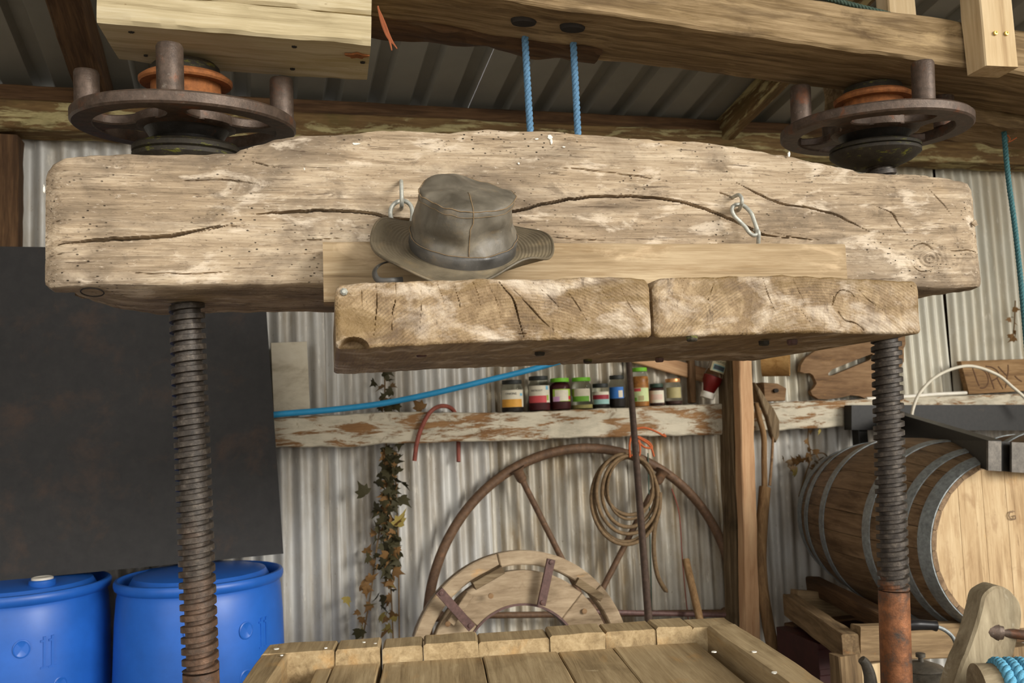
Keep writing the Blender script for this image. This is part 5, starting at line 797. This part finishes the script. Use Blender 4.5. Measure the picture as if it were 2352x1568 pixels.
# ------------------------------------------------------------------ barrels
def barrel_tree(label, A, B):
    ax = (B-A)/np.linalg.norm(B-A); C = (A+B)/2; L = 0.95; m = frame(C, ax, (0, 0, 1)); t = thing('oak_barrel', label, 'barrel', m, group='oak barrels on the stand'); RE, RM = 0.285, 0.345
    rad = lambda x: RM-(RM-RE)*(abs(x)/(L/2))**1.9
    n = 26; xs = np.linspace(-L/2, L/2, 17); da = 2*math.pi/n; V = []; Fc = []
    for x in xs:
        for (dr, a) in ((0, -da/2*0.975), (0.0016, -da/4), (0.002, 0), (0.0016, da/4), (0, da/2*0.975), (-0.014, da/2*0.975), (-0.014, -da/2*0.975)): r = rad(x)+dr; V.append((x, r*math.sin(a), r*math.cos(a)))
    ns = 7
    for i in range(len(xs)-1): Fc += [(i*ns+k, (i+1)*ns+k, (i+1)*ns+(k+1) % ns, i*ns+(k+1) % ns) for k in range(ns)]
    Fc += [tuple(range(ns)), tuple((len(xs)-1)*ns+k for k in range(ns))[::-1]]; V = np.array(V)
    s0 = mk('stave', ap(m, V), [f[::-1] for f in Fc], M['stave'], t, m, smooth=40)
    for k in range(1, n):
        c, s_ = math.cos(k*da), math.sin(k*da); r = np.eye(4); r[1, 1] = c; r[1, 2] = -s_; r[2, 1] = s_; r[2, 2] = c; inst(s0, 'stave', m@r, t)
    for (x, w, th) in ((-0.447, 0.054, 0.004), (-0.345, 0.040, 0.004), (-0.165, 0.042, 0.004), (0.165, 0.042, 0.004), (0.345, 0.040, 0.004), (0.447, 0.054, 0.004)):
        pr = [(rad(x+d)+o_, x+d) for d, o_ in ((-w/2, 0.002), (-w/2, 0.002+th), (0, 0.0025+th), (w/2, 0.002+th), (w/2, 0.002), (-w/2, 0.002))]; V, Fc = lathe(pr, 72); V = np.c_[V[:, 2], V[:, 1], V[:, 0]]; mk('hoop', ap(m, V), [f for f in Fc if len(f) == 4], M['hoop'], t, smooth=40)
    for e in (-1, 1):                                        # head boards set inside the chime
        Rh = RE-0.013; bd = [-1, -0.62, -0.3, 0.0, 0.31, 0.64, 1.0]
        for i in range(6):
            y0, y1 = bd[i]*Rh+0.0008, bd[i+1]*Rh-0.0008; yy = np.linspace(y0, y1, 9); h = np.sqrt(np.maximum(Rh**2-yy**2, 1e-5)); o2 = np.vstack([np.c_[yy, h], np.c_[yy[::-1], -h[::-1]]])
            fm = np.eye(4); fm[:3, 0] = (0, 1, 0); fm[:3, 1] = (1, 0, 0); fm[:3, 2] = (0, 0, 1); V, Fc = prism(o2, 0.022, fm@T((0, e*(L/2-0.016)-0.011, 0))); mk('head_board', ap(m, V), Fc, M['head'], t, m@np.array([[0, 1, 0, 0], [0, 0, 1, 0], [1, 0, 0, 0], [0, 0, 0, 1.0]]), smooth=0)
    return t
bA, bB = np.array([2.433, 2.35, 0.945]), np.array([2.58, 3.30, 0.958]); bax = (bB-bA)/np.linalg.norm(bB-bA)
b1_ = barrel_tree('oak barrel with grey hoops lying behind the right press screw', bA, bB)
m2 = MWD[b1_.name].copy(); m2[:3, 3] += np.array([0.735, -0.11, 0.0])+bax*0.10
b2_ = copy_tree(b1_, m2, None, label='second oak barrel at the far right edge under the black steel frame')
# stencil letter on the head
TVm, TFm = textmesh('G', 0.045); hm = MWD[b1_.name]; yv = hm[:3, 1]; V = np.array([bA+bax*0.0-yv*(-0.028+v[0])*1.0*0+np.cross(bax, (0, 0, 1.0))*(0.012+v[0])+np.array([0, 0, 0.085+v[1]]) for v in TVm])+bax*0.0035; mk('chalk_letter', V, TFm, M['stave'], b1_, smooth=0)

# ------------------------------------------------------------------ timber stand under the barrels
st = thing('barrel_stand', 'rough timber stand of rails and legs under the barrel', 'stand', (2.2, 2.8, 0))
def rl(nm, a, b, w, h, seed=1, mat='stand'): return timber(nm, a, b, w, h, M[mat], st, seed=seed, rough=0.002)
pA = PY(1815, 1388, 3.12); pB = PY(1955, 1488, 2.42); rl('rail', pA, pB, 0.055, 0.085, 3)
rl('rail', PY(1822, 1385, 3.13), PY(2130, 1412, 3.13), 0.05, 0.11, 4); rl('rail', PY(1868, 1340, 3.25), PY(2060, 1440, 2.45), 0.06, 0.06, 5, 'dark')
rl('rail', PY(1965, 1475, 2.45), PY(2300, 1462, 2.45), 0.05, 0.11, 6); rl('rail', PY(2400, 1370, 3.2), PY(2720, 1480, 2.45), 0.06, 0.09, 7)
for (x, y, Y, m_) in ((1852, 1430, 3.10, 'pine'), (1940, 1500, 2.44, 'stand'), (1988, 1520, 2.46, 'post_new'), (2330, 1480, 2.47, 'stand')):
    p = PY(x, y, Y); timber('leg', (p[0], p[1], 0), (p[0], p[1], p[2]), 0.055, 0.085, M[m_], st, up=(1, 0, 0), rough=0.002)
for k in range(2): p = PY(2100, 1430, 2.75); timber('cradle', (2.0, 2.62+0.4*k, 0.575), (3.6, 2.62+0.4*k, 0.575), 0.06, 0.05, M['dark'], st)
c = PY(1878, 1478, 2.75); V, Fc = box((0, 0, -0.45), (0.34, 0.28, 0.0), frame(c, (1, -0.05, 0)), 0.003); V2, F2 = box((0.02, 0.02, -0.1), (0.32, 0.26, 0.004), frame(c, (1, -0.05, 0))); cz = V[:, 2].min(); V[:, 2] = np.where(V[:, 2] < cz+0.05, V[:, 2]-cz, V[:, 2])
crate = thing('maroon_crate', 'dark maroon crate standing under the barrel stand', 'crate', (c[0], c[1], 0)); mk('crate_body', V, Fc, M['maroon'], crate)
for k in range(5): V, Fc = box((-0.004, -0.006, -0.09-0.09*k), (0.344, -0.0002, -0.02-0.09*k), frame(c, (1, -0.05, 0)), 0.002); mk('slat', V, Fc, M['maroon'], crate)

# ------------------------------------------------------------------ black steel frame in front of the wall
fr = thing('steel_frame', 'black steel angle frame spanning over the barrels', 'frame', PY(2000, 985, 3.25))
def flat(nm, q, t, mat='frame_black'):
    q = [np.asarray(p) for p in q]; nn = np.cross(q[1]-q[0], q[3]-q[0]); nn = -nn/np.linalg.norm(nn); nn = nn if nn@(q[0]-CAM) > 0 else -nn; V = np.vstack([q, [p+nn*t for p in q]]); mk(nm, V, [(0, 1, 2, 3), (7, 6, 5, 4), (0, 4, 5, 1), (1, 5, 6, 2), (2, 6, 7, 3), (3, 7, 4, 0)], M[mat], fr, smooth=0)
def hbar(nm, x0, x1, yt, yb, Y, t, mat='frame_black'): flat(nm, [PY(x0, yb[0], Y), PY(x1, yb[1], Y), PY(x1, yt[1], Y), PY(x0, yt[0], Y)], t, mat)
hbar('back_bar', 1956, 2700, (930, 928), (987, 990), 3.29, 0.05)
a, b = PY(2075, 953, 3.16), PY(2272, 1012, 2.31); a2, b2 = PY(2078, 1016, 3.16), PY(2268, 1080, 2.31); e_ = (a-b)/(a[1]-b[1])*0.12; flat('side_bar', [a2+e_, b2, b, a+e_], 0.008); V_ = None
a3, b3 = a+e_, b; flat('side_flange', [a3, b3, b3+np.array([0.05, 0, 0]), a3+np.array([0.05, 0, 0])], 0.006)
hbar('front_bar', 2324, 2700, (1015, 1030), (1084, 1104), 2.30, 0.008, 'frame_sky_sheen'); hbar('front_plate', 2270, 2300, (1012, 1013), (1080, 1082), 2.303, 0.008, 'frame_sky_sheen')
hbar('front_web', 2298, 2326, (1013, 1015), (1081, 1084), 2.325, 0.008)
for (x, Y) in ((1980, 3.30),): p = PY(x, 985, Y); timber('frame_post', (p[0]+0.01, p[1]+0.03, 0), (p[0]+0.01, p[1]+0.03, p[2]), 0.05, 0.05, M['frame_black'], fr, up=(1, 0, 0), rough=0)
p = PY(2600, 1090, 2.38); timber('frame_post', (p[0], p[1], 0), (p[0], p[1], p[2]), 0.05, 0.05, M['frame_black'], fr, up=(1, 0, 0), rough=0)

# ------------------------------------------------------------------ kettle
kc = PY(2118, 1552, 2.12); kz = kc[2]-0.115; kt = thing('kettle', 'old black kettle with a bail handle behind the right screw', 'kettle', (kc[0], kc[1], kz)); km = T((kc[0], kc[1], kz))
V, Fc = lathe([(0, 0), (0.098, 0), (0.108, 0.012), (0.112, 0.05), (0.108, 0.085), (0.092, 0.115), (0.066, 0.133), (0.060, 0.135), (0, 0.136)], 56, km); mk('body', V, Fc, M['kettle'], kt, smooth=40)
V, Fc = lathe([(0, 0.134), (0.060, 0.134), (0.062, 0.137), (0.058, 0.142), (0.03, 0.152), (0.008, 0.155), (0.007, 0.166), (0.013, 0.168), (0.013, 0.178), (0, 0.180)], 40, km); mk('lid', V, Fc, M['kettle'], kt, smooth=40)
kx = np.array([math.cos(-0.25), math.sin(-0.25), 0]); K = lambda x, z: km[:3, 3]+kx*x+ZZ*z
V, Fc = tube(cr([K(-0.085, 0.05), K(-0.125, 0.06), K(-0.148, 0.09), K(-0.152, 0.125), K(-0.160, 0.155), K(-0.172, 0.170)], 6), [0.026]+list(np.linspace(0.024, 0.012, 30)), 14); mk('spout', V, Fc, M['kettle'], kt, smooth=60)
V, Fc = tube(cr([K(-0.082, 0.120), K(-0.098, 0.16), K(-0.105, 0.20), K(-0.092, 0.235), K(-0.062, 0.252), K(0, 0.256), K(0.052, 0.250), K(0.086, 0.232), K(0.104, 0.205), K(0.106, 0.165), K(0.092, 0.115)], 6), 0.0058, 10); mk('bail', V, Fc, M['hoop'], kt, smooth=60)
V, Fc = tube([K(-0.055, 0.255), K(-0.045, 0.2565), K(0.0, 0.258), K(0.040, 0.254), K(0.052, 0.252), K(0.056, 0.2515)], [0.010, 0.0145, 0.0155, 0.0135, 0.0155, 0.009], 16); mk('grip', V, Fc, M['grip'], kt, smooth=60)
# bench that carries kettle and windlass
V, Fc = box((kc[0]-0.22, 1.55, kz-0.06), (kc[0]+0.55, kc[1]+0.16, kz-0.0005), None, 0.004); bn = thing('low_bench', 'dark plank bench under the kettle', 'bench', (kc[0], 1.8, 0)); mk('bench_top', V, Fc, M['stand'], bn)
for (x, y) in ((-0.18, 1.60), (0.5, 1.60), (-0.18, kc[1]+0.1), (0.5, kc[1]+0.1)): timber('leg', (kc[0]+x, y, 0), (kc[0]+x, y, kz-0.06), 0.06, 0.06, M['stand'], bn, up=(1, 0, 0))

# ------------------------------------------------------------------ windlass bearing with iron axle and rope drum
YW = 1.86; w0 = PY(2262, 1450, YW); wl = thing('windlass', 'worn wooden windlass bearing with iron axle and blue rope', 'windlass', (w0[0], w0[1], kz))
pts = [(2194, 1572), (2204, 1540), (2222, 1495), (2239, 1447), (2252, 1400), (2259, 1370), (2270, 1356), (2288, 1346), (2308, 1347), (2327, 1361), (2342, 1380), (2349, 1405), (2347, 1440), (2337, 1480), (2322, 1532), (2310, 1572)]
LL = [PY(x, y, YW) for x, y in pts]; z0 = kz; bL = LL[0]+(LL[0]-LL[1])*((LL[0][2]-z0)/(LL[1][2]-LL[0][2])); bR = LL[-1]+(LL[-1]-LL[-2])*((LL[-1][2]-z0)/(LL[-2][2]-LL[-1][2])); LL = [bL]+LL[1:-1]+[bR]
L2 = cr(np.array(LL), 4); O_ = LL[0]; sm = frame(O_, (math.cos(-0.12), math.sin(-0.12), 0)); loc_ = []
for p in L2:                                                # front outline carried onto the bearing's own plane, turned 7 degrees
    d = p-CAM; nv = sm[:3, 1]; s_ = ((O_-CAM)@nv)/(d@nv); qv = CAM+d*s_-O_; loc_.append((qv@sm[:3, 0], qv[2]))
V, Fc = prism(loc_, 0.062, sm, 0.006); V = V+0.0015*fbm(V*40, 9)[:, None]; V2, _, _ = V, 0, 0; mk('bearing_block', V, Fc, M['stone'], wl, sm@np.array([[0, 0, 1, 0], [0, 1, 0, 0], [-1, 0, 0, 0], [0, 0, 0, 1.0]]), smooth=28)
p = PY(2284, 1449, YW-0.01); dx = np.array([0.30, -0.16, -0.045]); dx /= np.linalg.norm(dx); V, Fc = tube([p-dx*0.03, p+dx*0.006, p+dx*0.0062, p+dx*0.018, p+dx*0.0182, p+dx*0.1, p+dx*0.5], [0.026, 0.026, 0.024, 0.020, 0.0125, 0.0125, 0.0125], 16); mk('iron_axle', V, Fc, M['iron'], wl, smooth=40)
ld = np.array([math.cos(-0.42), math.sin(-0.42), 0]); nd = np.array([math.sin(-0.42), -math.cos(-0.42), 0]); c = PY(2246, 1594, 1.74); V, Fc = tube([c, c+ld*0.25, c+ld*0.6], [0.070, 0.068, 0.060], 28); mk('rope_drum', V, Fc, M['stone'], wl, smooth=50)
for k in range(5):
    cc = c+ld*(0.055+0.026*k); an = np.arange(40)/40*2*math.pi; P3 = np.array([cc+0.071*(math.cos(a)*nd+math.sin(a)*ZZ) for a in an]); V, Fc = rope(np.vstack([P3, P3[:1]]), 0.014, 0.05); mk('rope_turn', V, Fc, M['cyanrope'], wl, smooth=180)

# ------------------------------------------------------------------ ivy
lo = [(0, -0.10), (0.10, -0.16), (0.30, -0.14), (0.52, -0.02), (0.34, 0.12), (0.44, 0.42), (0.22, 0.40), (0.10, 0.62), (0.0, 1.0)]; lf = lo+[(-x, y) for x, y in lo[-2:0:-1]]
def leaf_mesh(fold):
    V = [(x, y-0.1, -fold*abs(x)+0.06*y*y) for x, y in lf]; V.append((0, 0.2, 0.03)); n = len(lf); return np.array(V), [(i, (i+1) % n, n) for i in range(n)]
leafsrc = {}
def ivy(name, label, stems, leaves, Y, seed):
    rr = np.random.default_rng(seed); b = PY(*stems[0][-1], Y); t = thing(name, label, 'ivy', b)
    for s_ in stems: mk('stem', *tube(cr([PY(x, y, Y+0.01*rr.standard_normal()) for x, y in s_], 5), 0.0032, 6), M['stem'], t, smooth=60)
    for (x, y, sz, m_) in leaves:
        p = PY(x, y, Y-0.012-0.05*rr.random()); s_ = px(p, sz); g = math.pi+rr.normal(0, 1.4); tx, tz = rr.normal(0, 0.6), rr.normal(0, 0.6)
        m = np.array((Matrix.Translation(p.tolist())@Matrix.Rotation(g, 4, 'Y')@Matrix.Rotation(tz, 4, 'Z')@Matrix.Rotation(math.pi/2+tx, 4, 'X')@Matrix.Scale(s_, 4)))
        if m_ not in leafsrc: V, Fc = leaf_mesh(0.25); leafsrc[m_] = mk('leaf', ap(m, V), Fc, M[m_], t, m, smooth=180)
        else: inst(leafsrc[m_], 'leaf', m, t)
rr = np.random.default_rng(3); LV = []
def cl(x, y, n, sx, sy, sz, ms): 
    for k in range(n): LV.append((x+rr.normal(0, sx), y+rr.normal(0, sy), sz*rr.uniform(0.7, 1.25), ms[rr.integers(len(ms))]))
for y in range(1035, 1300, 11): cl(893+4*math.sin(y/40), y, 5, 12, 7, 28, ['leaf', 'leaf', 'leaf', 'leafb', 'leaf'])
for y in range(1220, 1450, 14): cl(862-0.10*(y-1220)+5*math.sin(y/25), y, 1, 9, 7, 25, ['leafb', 'leaf', 'leafb', 'leafp'])
for y in range(1290, 1440, 16): cl(893, y, 2, 12, 8, 24, ['leaf', 'leafb', 'leafp'])
for y in range(845, 935, 12): cl(884, y, 2, 12, 6, 22, ['leaf', 'leaf', 'stem'])
cl(885, 935, 7, 18, 6, 22, ['leaf', 'leafb']); LV += [(836, 1130, 40, 'leaf'), (925, 1145, 36, 'leaf'), (918, 1200, 42, 'leafp'), (797, 1375, 26, 'leafp'), (825, 1450, 34, 'leaf'), (915, 1240, 36, 'leaf'), (845, 1280, 30, 'leaf'), (835, 1345, 32, 'leafb'), (965, 935, 34, 'leafb'), (880, 1460, 36, 'leafb'), (822, 1405, 18, 'leafb')]
ivy('ivy', 'straggling dark ivy climbing the corrugated wall beside the drums', [[(885, 800), (884, 880), (886, 1000), (892, 1120), (890, 1240), (898, 1350), (903, 1470)], [(873, 1210), (862, 1280), (852, 1360), (832, 1470)], [(906, 1040), (911, 1150), (915, 1260), (917, 1470)]], LV, 3.43, 5)
LV = []; cl(1838, 1062, 9, 18, 14, 22, ['leafb', 'stem', 'leafb', 'leafp']); cl(1858, 1010, 6, 10, 26, 15, ['leafb']); cl(1880, 1050, 4, 12, 12, 18, ['stem', 'leafb']); LV.append((1884, 990, 16, 'leafp'))
ivy('dry_ivy', 'withered brown ivy on the wall left of the barrel', [[(1858, 975), (1856, 1010), (1862, 1050), (1850, 1090), (1835, 1140)], [(1862, 1045), (1890, 1040), (1905, 1055)]], LV, 3.44, 8)
LV = []; cl(2335, 740, 7, 6, 22, 17, ['rustleaf']) if 0 else cl(2330, 735, 8, 5, 20, 17, ['leafb'])
ivy('dry_sprig', 'small orange brown sprig on the wall at the right edge', [[(2332, 690), (2330, 740), (2326, 780)]], LV, 3.44, 9)
